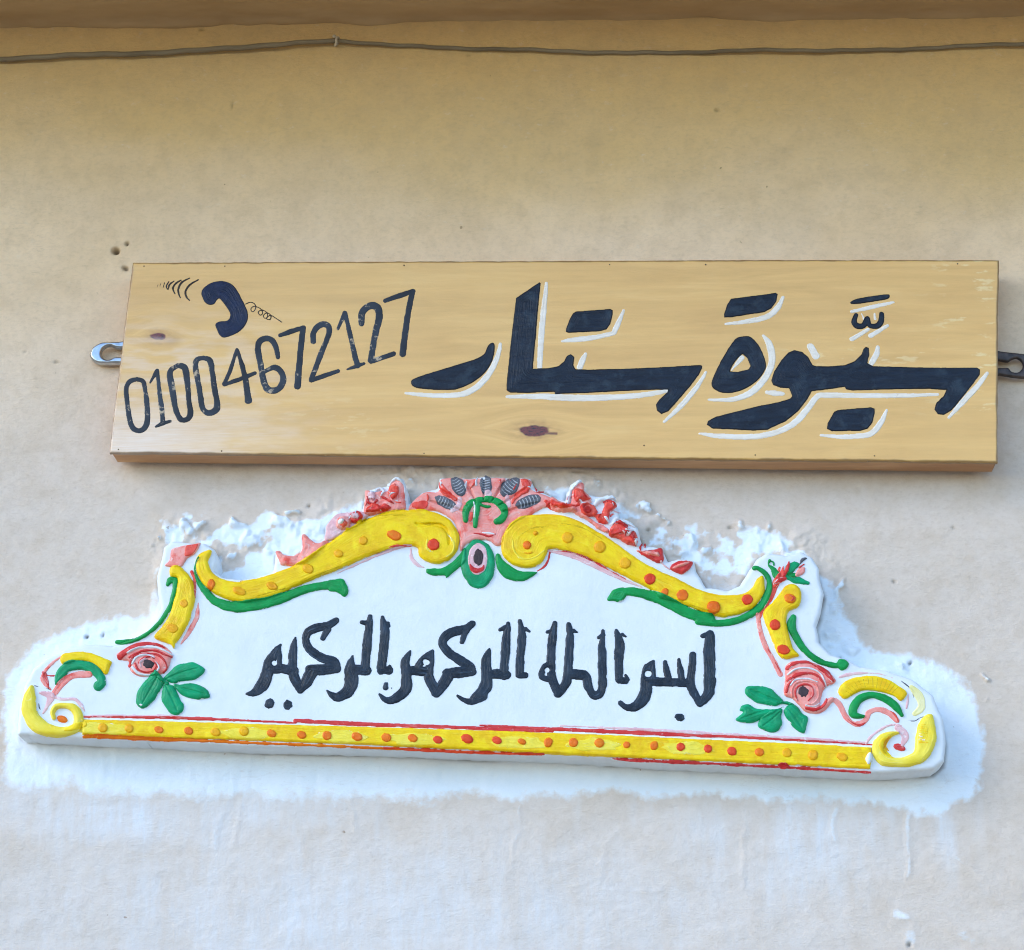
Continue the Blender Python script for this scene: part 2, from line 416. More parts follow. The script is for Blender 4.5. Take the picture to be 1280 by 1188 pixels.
# plaster plaque ----------------------------------------------
k = NT('white_gypsum', 0.5, 0.4)
n1 = k.noise(k.coord(), 14, 5, 0.6); n2 = k.noise(k.coord(), 150, 4, 0.6)
c = k.ramp(n1, [(0.35, lin(222, 230, 236)), (0.7, lin(232, 239, 243))])
spk = k.noise(k.coord(), 60, 2, 0.5)
c = k.mix(k.ramp(spk, [(0.80, 0.0), (0.84, 0.5)]), c, lin(150, 140, 130))
k.color(c); k.bump(k.math('ADD', n1, k.math('ADD', k.math('MULTIPLY', n2, 0.4), k.math('MULTIPLY', k.noise(k.coord(), 45, 5, 0.65), 1.2))), 0.4, 0.002); M_GYP = k.m
M_YEL = mat_paint('yellow_enamel', lin(238, 190, 0), lin(254, 222, 6), 0.35, c3=lin(255, 228, 30), streak=(34, 34, 34), pale=(lin(252, 236, 110), 0.70), brush=0.5, brushc=lin(255, 238, 90), chip=True)
M_OLIVE = mat_paint('shadow_yellow_enamel', lin(206, 170, 0), lin(226, 190, 0), 0.35)  # darker yellow for shade painted along the mouldings
M_YEL2 = mat_paint('pale_yellow_enamel', lin(244, 220, 50), lin(248, 232, 90), 0.4, streak=(34, 34, 34), pale=(lin(242, 236, 170), 0.64), brush=0.5, brushc=lin(250, 244, 170), chip=True)
M_YEL3 = mat_paint('washed_yellow_enamel', lin(238, 230, 150), lin(242, 238, 190), 0.45)
M_ORG = mat_paint('orange_enamel', lin(232, 104, 6), lin(244, 136, 10), 0.35, pale=(lin(236, 176, 40), 0.62), brush=0.3, brushc=lin(250, 170, 60))
M_YORG = mat_paint('amber_enamel', lin(236, 164, 0), lin(244, 184, 0), 0.35, pale=(lin(220, 150, 20), 0.66), brush=0.3, brushc=lin(250, 170, 60))
M_RED = mat_paint('red_enamel', lin(220, 56, 24), lin(234, 82, 34), 0.35, pale=(lin(226, 130, 50), 0.68), brush=0.3, brushc=lin(250, 170, 60))
M_CRIM = mat_paint('crimson_enamel', lin(200, 36, 40), lin(222, 74, 70), 0.35, streak=(20, 30, 110), pale=(lin(226, 160, 160), 0.62), brush=0.65, brushc=lin(244, 206, 200), chip=True)
M_PINK = mat_paint('pink_enamel', lin(242, 132, 122), lin(248, 178, 168), 0.42, c3=lin(238, 92, 78), pale=(lin(240, 214, 212), 0.60), brush=0.65, brushc=lin(244, 206, 200), chip=True)
M_PALE = mat_paint('pale_pink_enamel', lin(226, 172, 178), lin(236, 204, 208), 0.45, pale=(lin(242, 232, 234), 0.58), brush=0.6, brushc=lin(242, 236, 238), chip=True)
M_CORAL = mat_paint('coral_enamel', lin(226, 50, 38), lin(242, 104, 86), 0.36, c3=lin(208, 28, 28), pale=(lin(240, 200, 194), 0.62), brush=0.65, brushc=lin(244, 206, 200), chip=True)
M_GRN = mat_paint('green_enamel', lin(0, 134, 62), lin(0, 160, 78), 0.33, streak=(50, 50, 50), pale=(lin(70, 180, 130), 0.71), brush=0.45, brushc=lin(60, 190, 140), chip=True)
M_GRN2 = mat_paint('emerald_enamel', lin(0, 138, 86), lin(0, 168, 112), 0.33, streak=(50, 50, 50), pale=(lin(90, 190, 160), 0.69), brush=0.45, brushc=lin(60, 190, 140), chip=True)
M_GREY = mat_paint('slate_paint', lin(70, 74, 84), lin(110, 114, 122), 0.5, pale=(lin(40, 42, 50), 0.6))
M_RIB = mat_paint('pale_rib_paint', lin(150, 156, 166), lin(190, 196, 204), 0.5)
M_BLACK = mat_paint('black_paint', lin(44, 34, 38), lin(78, 62, 66), 0.45)
M_INK = mat_paint('blue_black_ink_paint', lin(20, 30, 42), lin(40, 54, 70), 0.28, streak=(50, 50, 50), pale=(lin(96, 120, 142), 0.68), brush=0.5, brushc=lin(96, 122, 148))  # pale streaks put the ink's gloss highlights into its colour
M_CABLE = mat_paint('weathered_cable_sheath', lin(118, 106, 86), lin(150, 138, 116), 0.6, streak=(8, 60, 60))
M_CLIP = mat_paint('dull_white_plastic', lin(190, 178, 156), lin(214, 204, 186), 0.55)

# ================================================================== SETTING: ground and house wall
g = mesh_obj('ground', [(-120, -120, 0), (120, -120, 0), (120, 120, 0), (-120, 120, 0)], [(0, 1, 2, 3)], M_GROUND, None, False)
tag(g, kind='structure')

ZL, ZR = wall_pt(0, 32)[1], wall_pt(1280, 19)[1]
XL, XR = wall_pt(0, 32)[0], wall_pt(1280, 19)[0]
def soffit_z(x): return ZL + (ZR - ZL) * (x - XL) / (XR - XL)

house = empty('house_front', (0, 0, 0))
tag(house, 'sand coloured plastered house wall with white overpaint, under a brown concrete eave', 'house wall')

# outline of the plaster casting, traced on its front face (5 cm proud of the wall)
PD = 0.05
OUT = (T('P', [(88, 552), (84, 480), (98, 400), (120, 300), (160, 228), (230, 168), (320, 122), (420, 98), (520, 104), (560, 108)]) +
       T('E', [(600, 966), (690, 930), (760, 860), (792, 790), (778, 710), (774, 630), (796, 560), (808, 490), (850, 458), (900, 462), (960, 470), (1010, 470),
               (1060, 500), (1075, 560), (1060, 605), (1100, 640), (1190, 650)]) +
       T('F', [(0, 650), (80, 640), (160, 612), (172, 560), (172, 512), (230, 526), (290, 540), (310, 432), (350, 448), (400, 455), (418, 440), (422, 380), (470, 326), (560, 305),
               (606, 300), (618, 215), (680, 196), (730, 185), (765, 146), (805, 152), (832, 220), (834, 280), (900, 218), (975, 198), (988, 148), (1060, 144), (1130, 150), (1200, 142)]) +
       T('G', [(140, 143), (230, 146), (330, 148), (350, 200), (440, 240), (500, 258), (525, 180), (570, 156), (606, 226), (650, 236), (745, 245), (762, 300), (770, 350), (860, 390), (880, 480),
               (980, 492), (1010, 560), (1060, 548), (1140, 556), (1150, 610), (1200, 690)]) +
       T('H', [(90, 345), (150, 356), (195, 338), (222, 290), (262, 236), (300, 212), (370, 222), (425, 208), (470, 230), (494, 272), (500, 320), (514, 370), (500, 440), (484, 490),
               (494, 550), (540, 596), (600, 615), (650, 642), (750, 655), (850, 692), (925, 750), (962, 840), (974, 930), (966, 1000), (930, 1030), (690, 1045), (400, 1027), (0, 1010)]) +
       T('R', [(700, 834), (300, 815), (0, 805)]) + T('Q', [(900, 788), (400, 778), (0, 768)]) + T('P', [(800, 588), (420, 574), (250, 566)]))
shape_out = Shape(PD).poly(OUT, False)

# --- wall sheet: fine where the picture looks, coarse beyond
def axis(lo, hi, step, far):
    a = np.arange(lo, hi + step, step)
    left = -np.geomspace(0.02, far, 24)[::-1] + a[0]; right = np.geomspace(0.02, far, 24) + a[-1]
    return np.concatenate([left, a, right])
xs = axis(-0.84, 0.84, 0.0022, 6.0)
za = np.arange(2.02, 3.50, 0.0022)
zs = np.concatenate([np.linspace(-0.05, 2.0, 30), za, np.linspace(3.52, 3.75, 6)])
WX, WZ = np.meshgrid(xs, zs)
def to_px(x, z, depth=0.0):
    dx, dy, dz = x - CAM.x, -depth - CAM.y, z - CAM.z
    f = dx * FWD.x + dy * FWD.y + dz * FWD.z
    return 640 + FPX * (dx * RGT.x + dy * RGT.y) / f, 594 - FPX * (dx * UPV.x + dy * UPV.y + dz * UPV.z) / f
PX, PY = to_px(WX, WZ)
view = (PX > -60) & (PX < 1340) & (PY > -60) & (PY < 1250)
# distance to the casting, where it meets the wall
shp0 = Shape(0.03).poly(OUT, False)
DO = np.full(WX.shape, 1.0)
ri = np.where((zs > 2.2) & (zs < 2.95))[0]; ci = np.where((xs > -0.84) & (xs < 0.84))[0]
sub = (slice(ri[0], ri[-1] + 1), slice(ci[0], ci[-1] + 1))
a_ = shp0.items[0][1]
x_, z_ = WX[sub], WZ[sub]; d_ = np.full(x_.shape, 1e3); in_ = np.zeros(x_.shape, bool)
for i in range(len(a_)):
    p, q = a_[i], a_[(i + 1) % len(a_)]; ex, ez = q - p; L = ex * ex + ez * ez + 1e-15
    t = np.clip(((x_ - p[0]) * ex + (z_ - p[1]) * ez) / L, 0, 1)
    d_ = np.minimum(d_, np.hypot(x_ - p[0] - t * ex, z_ - p[1] - t * ez))
    if ez != 0: in_ ^= ((p[1] > z_) != (q[1] > z_)) & (x_ < ex * (z_ - p[1]) / ez + p[0])
DO[sub] = np.where(in_, -d_, d_)

# slow unevenness of hand trowelled plaster
DISP = 0.0035 * fbm(WX * 2.2, WZ * 3.2, 3, 3) + 0.0012 * fbm(WX * 14, WZ * 20, 5, 4) + 0.00035 * fbm(WX * 90, WZ * 110, 8, 3) + 0.0022 * np.abs(fbm(WX * 3.5 + 2 * WZ, WZ * 13 - 1.5 * WX, 12, 4))
# gobs of setting plaster squeezed out round the upper edge of the casting
upper = sstep(740, 660, PY + 0 * PX)
side_hi = np.maximum(upper, 0.35 * sstep(1000, 780, PY))
gob = fbm(WX * 30, WZ * 26, 21, 5, 0.6)
near = sstep(0.062, 0.004, DO) * (DO < 0.2)
DISP += near * side_hi * (0.011 * np.clip(gob + 0.15, 0, 1) + 0.006 * np.abs(fbm(WX * 60, WZ * 60, 31, 3)))
def blob_list(lst):
    o = np.zeros(WX.shape); QX = PX + 15 * fbm(WX * 42, WZ * 42, 45, 3); QY = PY + 15 * fbm(WX * 42, WZ * 42, 46, 3)
    for cx, cy, rx, ry, rot, amp in lst:
        c, s = math.cos(math.radians(rot)), math.sin(math.radians(rot))
        u = ((QX - cx) * c + (QY - cy) * s) / rx; w = (-(QX - cx) * s + (QY - cy) * c) / ry
        o = np.maximum(o, amp * np.exp(-(u * u + w * w)))
    return o
GOBS = [(354, 652, 16, 9, 0, 1), (366, 640, 8, 5, 20, .8), (230, 662, 14, 9, -20, .9), (243, 650, 10, 7, 0, .8), (196, 668, 8, 12, 0, .9), (186, 690, 5, 8, 0, .7),
        (300, 652, 16, 8, 10, .9), (318, 672, 26, 16, 0, .9), (290, 690, 10, 14, 0, .7), (440, 618, 10, 6, -45, .7), (420, 640, 14, 5, -40, .6), (344, 690, 16, 12, 20, .7),
        (806, 640, 14, 5, 42, 1), (827, 655, 8, 5, 20, .9), (831, 672, 8, 4, 20, .8), (742, 610, 16, 6, 35, .8), (775, 617, 14, 5, 50, .7), (862, 672, 6, 22, -18, 1.), (880, 690, 9, 14, -20, .8),
        (840, 690, 20, 9, 20, .8), (700, 606, 10, 6, 40, .8), (655, 600, 14, 5, 0, .6), (905, 672, 14, 10, 0, .7), (940, 662, 20, 10, 0, .8), (985, 690, 16, 8, 30, .7), (1042, 745, 6, 22, 18, .8),
        (1040, 800, 22, 14, 20, .9), (1062, 808, 16, 8, 10, .8), (780, 600, 20, 5, 10, .5), (520, 612, 14, 8, 0, .5), (1130, 830, 10, 6, 0, .6), (1222, 850, 9, 7, 60, .7), (1232, 880, 10, 7, 10, .7)]
GB = blob_list(GOBS); GBn = GB * (0.8 + 1.1 * fbm(WX * 55, WZ * 55, 41, 4, 0.6))
DISP += 0.0075 * sstep(0.3, 0.8, GBn) * (0.7 + 0.9 * np.abs(fbm(WX * 90, WZ * 90, 43, 3))) * (DO > -0.01)
# raised lip of filler all the way round
DISP += 0.004 * sstep(0.02, 0.0, np.abs(DO)) * (0.6 + 0.6 * fbm(WX * 40, WZ * 40, 51, 3)) * (DO > -0.02)
# hard groove round the flat white brushed border at the right end
# nail holes and chips
HOLES = [(144.5, 313.5, 4.6, 4.0, 0, 0.014), (158.5, 304.5, 2.6, 2.2, -30, 0.006), (156.5, 335.5, 4.2, 2.6, 30, 0.006), (71, 453, 4, 1.8, 10, 0.003), (109, 797, 2.6, 2.2, 0, 0.006), (129, 795, 1.6, 3.2, 20, 0.004),
         (1138, 829, 3, 2.2, -40, 0.005), (1050, 823, 2.2, 1.6, 0, 0.004), (722, 592, 10, 2, 0, .003), (896, 138, 3, 2, 10, 0.003), (290, 131, 1.4, 5, 10, 0.002), (386, 633, 2, 2, 0, 0.004), (810, 665, 3, 2, 0, .004),
         (31, 440, 2, 1.5, 0, 0.002), (252, 36, 4, 1.6, 0, 0.003), (586, 70, 3, 1.6, 0, 0.002), (1192, 660, 3, 1.6, 30, .002), (1118, 727, 3, 2, 30, .003), (1137, 1181, 3, 3, 0, 0.004), (913, 660, 4, 2, 0, .003)]
recess_dark = np.zeros(WX.shape)
for cx, cy, rx, ry, rot, dep in HOLES:
    c, s = math.cos(math.radians(rot)), math.sin(math.radians(rot))
    u = ((PX - cx) * c + (PY - cy) * s) / rx; w = (-(PX - cx) * s + (PY - cy) * c) / ry
    r2 = u * u + w * w; DISP -= dep * np.exp(-r2 ** 2 * 1.2); recess_dark = np.maximum(recess_dark, min(1.0, dep / 0.006) * np.exp(-r2 * 1.1) * 0.9)  # hole colour darkens towards the middle
# overpaint: white brushed border round the casting and thin runs below it
WASHP = [(6, 960), (4, 900), (12, 850), (40, 806), (90, 780), (140, 770), (180, 772), (196, 750), (192, 700), (186, 680), (200, 656), (240, 640), (330, 640), (400, 640), (480, 616), (540, 604), (640, 600), (700, 610), (790, 640), (880, 655),
         (950, 655), (1000, 676), (1040, 706), (1052, 760), (1086, 806), (1150, 824), (1196, 842), (1222, 880), (1230, 930), (1226, 980), (1204, 1004), (1140, 1018), (1040, 1004), (900, 996), (760, 992), (620, 988), (480, 990), (330, 984), (200, 984), (80, 978), (24, 974)]
aw = np.array([wall_pt(*p) for p in WASHP]); aw = catmull(aw, True, 3)
ri2 = np.where((zs > 2.05) & (zs < 3.05))[0]; sub2 = (slice(ri2[0], ri2[-1] + 1), slice(ci[0], ci[-1] + 1))
x_, z_ = WX[sub2], WZ[sub2]; d_ = np.full(x_.shape, 1e3); in_ = np.zeros(x_.shape, bool)
for i in range(len(aw)):
    p, q = aw[i], aw[(i + 1) % len(aw)]; ex, ez = q - p; L = ex * ex + ez * ez + 1e-15
    t = np.clip(((x_ - p[0]) * ex + (z_ - p[1]) * ez) / L, 0, 1)
    d_ = np.minimum(d_, np.hypot(x_ - p[0] - t * ex, z_ - p[1] - t * ez))
    if ez != 0: in_ ^= ((p[1] > z_) != (q[1] > z_)) & (x_ < ex * (z_ - p[1]) / ez + p[0])
DW = np.full(WX.shape, 1.0); DW[sub2] = np.where(in_, -d_, d_)
edge_n = 0.013 * fbm(WX * 15, WZ * 15, 61, 5, 0.6) + 0.004 * sstep(900, 980, PY) * fbm(WX * 55, WZ * 7, 62, 3)
soft_w = 1 + 1.6 * sstep(955, 985, PY) * sstep(1000, 500, PX)
solid = sstep(0.013 * soft_w, -0.019, DW + edge_n + 0.006 * fbm(WX * 160, WZ * 120, 63, 3))
# the border is solid below and beside, broken up above the shoulders where the plaster shows grey between gobs
patch = sstep(-0.05, 0.35, fbm(WX * 24, WZ * 24, 71, 5, 0.6) + 0.12 * near)
brk = sstep(790, 690, PY)
brk = np.maximum(brk * sstep(150, 210, PX) , sstep(0, 1, brk))
wash = solid * (1 - brk * (1 - (0.10 + 0.9 * patch)))
wash = np.maximum(wash, sstep(0.3, 0.8, GBn))
# thin milky runs under the border
run_n = fbm(WX * 22, WZ * 2.2, 81, 4); run_b = fbm(WX * 3.0, WZ * 3.0, 83, 3); fray = fbm(WX * 60, WZ * 12, 85, 4)
below = sstep(985, 1000, PY) * sstep(1150, 1010, PY)
runs = below * sstep(-0.05, 0.5, run_n * 0.7 + run_b * 0.55 + 0.12) * (0.42 + 0.35 * fray)
veil = blob_list([(150, 1020, 190, 42, 6, 0.5), (330, 1010, 150, 40, 0, 0.42), (1010, 1060, 90, 70, 20, 0.45), (900, 1040, 90, 60, 0, 0.33), (640, 1050, 60, 90, 0, 0.2), (1080, 1040, 70, 40, 30, 0.38), (200, 1090, 260, 40, 0, .22), (420, 1150, 560, 110, 0, .42), (960, 1100, 150, 60, 0, .3)])
streak = np.zeros(WX.shape)
for (pts, wd, am) in [([(930, 1000), (928, 1050), (928, 1110)], 2.2, .6), ([(1044, 1010), (1041, 1040), (1043, 1065)], 2.5, .55), ([(1134, 1020), (1133, 1050), (1136, 1095)], 3, .7), ([(1120, 1142), (1136, 1150), (1138, 1178)], 5, .8),
                      ([(650, 1010), (643, 1060), (641, 1090)], 2, .5), ([(745, 1110), (752, 1080), (770, 1040)], 3, .4), ([(278, 1010), (270, 1060)], 3, .4), ([(1130, 1040), (1200, 1075), (1230, 1100)], 3, .45),
                      ([(148, 1150), (150, 1185)], 2, .5), ([(440, 1000), (445, 1040)], 2.5, .5), ([(300, 1005), (296, 1035), (290, 1060)], 2, .4), ([(700, 1105), (760, 1112), (830, 1114)], 2, .35), ([(1200, 1165), (1215, 1175)], 8, .5), ([(1010, 1140), (1060, 1145)], 4, .35)]:
    for i in range(len(pts) - 1):
        p, q = pts[i], pts[i + 1]; ex, ey = q[0] - p[0], q[1] - p[1]
        bx = (slice(None), slice(None))
        wob = 7.0 * fbm(WX * 34, WZ * 34, 91, 4, 0.6)
        t = np.clip(((PX - p[0]) * ex + (PY - p[1]) * ey) / (ex * ex + ey * ey), 0, 1)
        dd = np.hypot(PX + wob - p[0] - t * ex, PY + 0.6 * wob - p[1] - t * ey)
        streak = np.maximum(streak, am * sstep(wd * 2.4, wd * 0.2, dd) * sstep(-0.6, -0.1, fbm(WX * 30, WZ * 30, 93, 4)))
wash = np.clip(np.maximum(wash, 0.9 * streak * (0.8 + 0.5 * fray)), 0, 1) * view
veil_a = np.clip(np.maximum(runs, veil * (0.8 + 0.5 * fray)) * 1.7, 0, 0.95) * view
DISP += 0.0014 * solid * (0.6 + 0.5 * fbm(WX * 120, WZ * 30, 95, 3)) + 0.0012 * streak
recess_dark = np.maximum(recess_dark, 0.75 * sstep(0.008, 0.001, np.abs(DO)) * sstep(-0.25, 0.35, fbm(WX * 22, WZ * 22, 97, 4)))  # brown shadow line round the casting, painted into the wall colour
recess_dark *= view
# light gradient put into wall colour: warm shade under the eave, greyer skylight low
zt = (WZ - 2.30) / 0.95
warm_top = sstep(0.74, 1.10, zt + 0.16 * fbm(WX * 2.4, WZ * 5, 99, 4)) * 0.85
cool_low = sstep(0.90, 0.42, zt + 0.14 * fbm(WX * 3, WZ * 3, 101, 4)) * 1.0

keep = np.clip(1 - (np.abs(WX) - 0.9) / 0.3, 0, 1) * np.clip((WZ - 1.6) / 0.3, 0, 1)
Y = -DISP * keep
nz, nx = WX.shape
ii, jj = np.meshgrid(np.arange(nz - 1), np.arange(nx - 1), indexing='ij'); ii, jj = ii.ravel(), jj.ravel()
Fw = np.stack([ii * nx + jj, ii * nx + jj + 1, (ii + 1) * nx + jj + 1, (ii + 1) * nx + jj], 1)
Vw = np.stack([WX.ravel(), Y.ravel(), WZ.ravel()], 1)
mesh_obj('wall', Vw, Fw, M_WALL, house, True, {'wash': wash, 'veil': veil_a, 'warm_shade': warm_top, 'cool_light': cool_low, 'recess_dark': recess_dark})

# eave slab: soffit with a ragged hand finished corner
xe = np.concatenate([np.linspace(-6.8, -0.95, 12), np.linspace(-0.9, 0.9, 420), np.linspace(0.95, 6.8, 12)])
EAVE = 0.52
ys = np.concatenate([[0.05, 0.012], np.linspace(0.004, -0.16, 64), np.linspace(-0.2, -EAVE, 12)])
SX, SY = np.meshgrid(xe, ys)
SZ = soffit_z(SX) + 0.0022 * fbm(SX * 8, SY * 30, 111, 4) + 0.0006 * fbm(SX * 70, SY * 70, 113, 3) - 0.006 * np.exp(-((SY + 0.0) / 0.009) ** 2) * (0.7 + 0.8 * fbm(SX * 18, SY * 3, 115, 4))
n_s = SX.shape
ii, jj = np.meshgrid(np.arange(n_s[0] - 1), np.arange(n_s[1] - 1), indexing='ij'); ii, jj = ii.ravel(), jj.ravel()
Fs = np.stack([ii * n_s[1] + jj, (ii + 1) * n_s[1] + jj, (ii + 1) * n_s[1] + jj + 1, ii * n_s[1] + jj + 1], 1)
Vs = np.stack([SX.ravel(), SY.ravel(), SZ.ravel()], 1)
mesh_obj('soffit', Vs, Fs[:, ::-1], M_SOFFIT, house, True)
zt_ = soffit_z(0)
v = [(-6.8, -EAVE, soffit_z(-6.8)), (6.8, -EAVE, soffit_z(6.8)), (6.8, -EAVE, zt_ + 0.22), (-6.8, -EAVE, zt_ + 0.22), (6.8, 5, zt_ + 0.22), (-6.8, 5, zt_ + 0.22)]
mesh_obj('roof_slab', v, [(0, 1, 2, 3), (3, 2, 4, 5)], M_SOFFIT, house, False)
mesh_obj('side_wall', [(-6.8, 0.02, 0), (-6.8, 5, 0), (-6.8, 5, zt_ + .2), (-6.8, 0.02, zt_ + .2), (6.8, 0.02, 0), (6.8, 5, 0), (6.8, 5, zt_ + .2), (6.8, 0.02, zt_ + .2)], [(0, 3, 2, 1), (4, 5, 6, 7), (1, 2, 6, 5)], M_SOFFIT, house, False)

# ================================================================== CABLE under the eave
def tube(name, pts, rad, mat, parent=None, n=10, ecc=1.0):
    pts = np.array(pts, float); V = []; F = []
    m = len(pts)
    for i in range(m):
        t = pts[min(i + 1, m - 1)] - pts[max(i - 1, 0)]; t /= np.linalg.norm(t)
        u = np.cross(t, [0, 1, 0]); u /= np.linalg.norm(u) + 1e-12; w = np.cross(u, t)
        r = rad[i] if hasattr(rad, '__len__') else rad
        for k in range(n):
            q = 2 * math.pi * k / n; V.append(pts[i] + u * math.cos(q) * r + w * math.sin(q) * r * ecc)
    for i in range(m - 1):
        for k in range(n): F.append((i * n + k, i * n + (k + 1) % n, (i + 1) * n + (k + 1) % n, (i + 1) * n + k))
    return mesh_obj(name, V, F, mat, parent, True)

cpx = [(-160, 85), (-60, 78.5), (0, 75), (60, 72), (130, 69), (200, 66), (275, 61.5), (350, 56.8), (395, 53.8), (421, 52.4), (445, 53.4), (500, 57), (560, 60), (640, 63), (710, 65.4), (780, 66.2), (860, 65.6), (940, 64.2), (1020, 64), (1090, 63), (1180, 59.4), (1280, 56), (1360, 53), (1460, 50)]
cc = catmull(cpx, False, 10)
cpts = []; crad = []
for i, (px, py) in enumerate(cc):
    x, z = wall_pt(px, py + 0.5 * math.sin(px * 0.045) + 0.4 * math.sin(px * 0.13), 0.006); cpts.append((x, -0.007 - 0.0015 * math.sin(px * .021), z))
    crad.append(0.0041 if px < 350 else (0.0036 if px < 421 else 0.0030))
cable = empty('electric_cable', cpts[90]); tag(cable, 'grey brown electric cable sagging along the wall top under the eave', 'cable')
tube('sheath', cpts, crad, M_CABLE, cable)
kx, kz = wall_pt(421, 52, 0.008)
def bm_obj(name, build, mat, parent=None, smooth=True):
    import bmesh
    bm = bmesh.new(); build(bm); me = bpy.data.meshes.new(name); bm.to_mesh(me); bm.free()
    for p in me.polygons: p.use_smooth = smooth
    me.materials.append(mat); o = bpy.data.objects.new(name, me); COL.objects.link(o)
    if parent is not None: attach(o, parent)
    return o
ring = [(kx + 0.0062 * math.cos(q) * 0.35 + 0.0012 * math.sin(q * 2), -0.0075 + 0.0062 * math.sin(q), kz + 0.0062 * math.cos(q)) for q in np.linspace(0, 2 * math.pi * 1.02, 26)]
clip = tube('cable_clip', ring, 0.0019, M_CLIP, cable, 8)
import bmesh
def nailhead(bm, x, y, z, r):
    bmesh.ops.create_uvsphere(bm, u_segments=12, v_segments=8, radius=r, matrix=Matrix.Translation((x, y, z)) @ Matrix.Diagonal((1, 0.5, 1, 1)))
bm_obj('clip_nail', lambda bm: nailhead(bm, kx - 0.0035, -0.012, kz + 0.0065, 0.0028), M_CLIP, clip)
# ================================================================== WOODEN SIGN
BD = 0.05
cx0, cz0 = wall_pt(690, 455, 0.0)
sign = empty('wooden_sign', (cx0, 0, wall_pt(690, 580, 0.0)[1]))
tag(sign, 'long varnished wooden sign board with dark Arabic lettering and a phone number', 'sign')
bx0, bz0 = wall_pt(110, 610, BD); bx1, bz1 = wall_pt(1275, 300, BD)
BR = Relief(bx0, bx1, bz0, bz1, 0.0009, BD)
FACE = [(166, 328.4), (420, 327.2), (700, 326), (950, 325), (1249, 325), (1247.6, 400), (1247, 480), (1247, 540), (1247.2, 578.4), (1100, 576.6), (900, 574.6), (700, 572.4), (420, 569.6), (250, 567.6), (136.6, 566.4), (143, 510), (152, 440), (158, 390)]
face = Shape(BD).poly(FACE, False)
def panel_prof(X, Z, d):
    return BD + 0.00025 * fbm(X * 6, Z * 60, 201, 4) + 0.0005 * fbm(X * 2, Z * 6, 202, 2) - 0.0012 * (1 - sstep(0, 0.0022, d)) - BR.base_off
BR.base_off = 0.0
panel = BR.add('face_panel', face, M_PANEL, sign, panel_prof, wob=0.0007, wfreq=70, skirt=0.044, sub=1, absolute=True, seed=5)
me = panel.data; co = np.zeros(len(me.vertices) * 3, np.float32); me.vertices.foreach_get('co', co); co = co.reshape(-1, 3)
qx, qy = to_px(co[:, 0], co[:, 2], BD)
KN = [(198.5, 421, 11, 5.0, 2), (667, 538.6, 19, 7.2, 2)]
knot = np.zeros(len(qx)); halo = np.zeros(len(qx)); warp = np.zeros(len(qx)); wear = np.zeros(len(qx))
for cx, cy, rx, ry, rot in KN:
    c, s = math.cos(math.radians(rot)), math.sin(math.radians(rot))
    u = ((qx - cx) * c + (qy - cy) * s); w = (-(qx - cx) * s + (qy - cy) * c)
    r = np.hypot(u / rx, w / ry) + 0.25 * fbm(qx * 0.12, qy * 0.12, 210, 3)
    knot = np.maximum(knot, sstep(1.05, 0.85, r)); halo = np.maximum(halo, 0.5 * np.exp(-((np.hypot(u / (rx * 1.7), w / (ry * 2.2)) - 0.55) / 0.45) ** 2) * (1 - knot) * (0.55 + 0.6 * fbm(qx * 0.15, qy * 0.3, 211, 3)))
    warp += 1.0 * np.sign(w) * np.exp(-(u / (rx * 2.4)) ** 2) * np.exp(-np.abs(w) / 16.0)
halo = np.maximum(halo, 0.35 * np.exp(-((qx - 214) / 12) ** 2 - ((qy - 425) / 9) ** 2))
knot = np.maximum(knot, 0.8 * sstep(2.2, 0.8, np.abs(qy - 542 - (qx - 690) * .02)) * (qx > 682) * (qx < 697))
EDG = np.full(len(qx), 1e3)
fa = face.items[0][1]
for i in range(len(fa)):
    p, q = fa[i], fa[(i + 1) % len(fa)]; ex, ez = q - p; L = ex * ex + ez * ez
    t = np.clip(((co[:, 0] - p[0]) * ex + (co[:, 2] - p[1]) * ez) / L, 0, 1)
    EDG = np.minimum(EDG, np.hypot(co[:, 0] - p[0] - t * ex, co[:, 2] - p[1] - t * ez))
painted_sheen = sstep(1.0, 0.15, np.hypot((qx - 130) / 330, (qy - 590) / 135) + 0.25 * fbm(qx * .02, qy * .07, 215, 4)) * 0.78  # varnish sky sheen painted into the panel colour, strongest lower left
painted_sheen = np.maximum(painted_sheen, 0.4 * sstep(0.35, 0.75, 0.5 + 0.5 * fbm(qx * .03, qy * .12, 216, 4)) * sstep(330, 90, qx - 130) * sstep(0.1, 0.6, (qy - 330) / 240))
scuff = 0.65 * sstep(0.22, 0.42, fbm(qx * 0.035, qy * 0.16, 217, 5, 0.65)) * np.clip(np.exp(-((qx - 1215) / 48) ** 2) * (qy < 520) + 0.8 * np.exp(-((qx - 1090) / 130) ** 2 - ((qy - 445) / 14) ** 2) + 0.5 * np.exp(-((qx - 420) / 90) ** 2 - ((qy - 535) / 40) ** 2), 0, 1)
wear = 0.75 * sstep(0.0035, 0.0008, EDG + 0.0016 * fbm(qx * .05, qy * .05, 212, 4)) 
for n_, a_v in (('knot', knot), ('halo', halo), ('knot_warp', warp), ('wear', wear), ('painted_sheen', painted_sheen), ('scuff', scuff)):
    at = me.attributes.new(n_, 'FLOAT', 'POINT'); at.data.foreach_set('value', a_v.astype(np.float32))

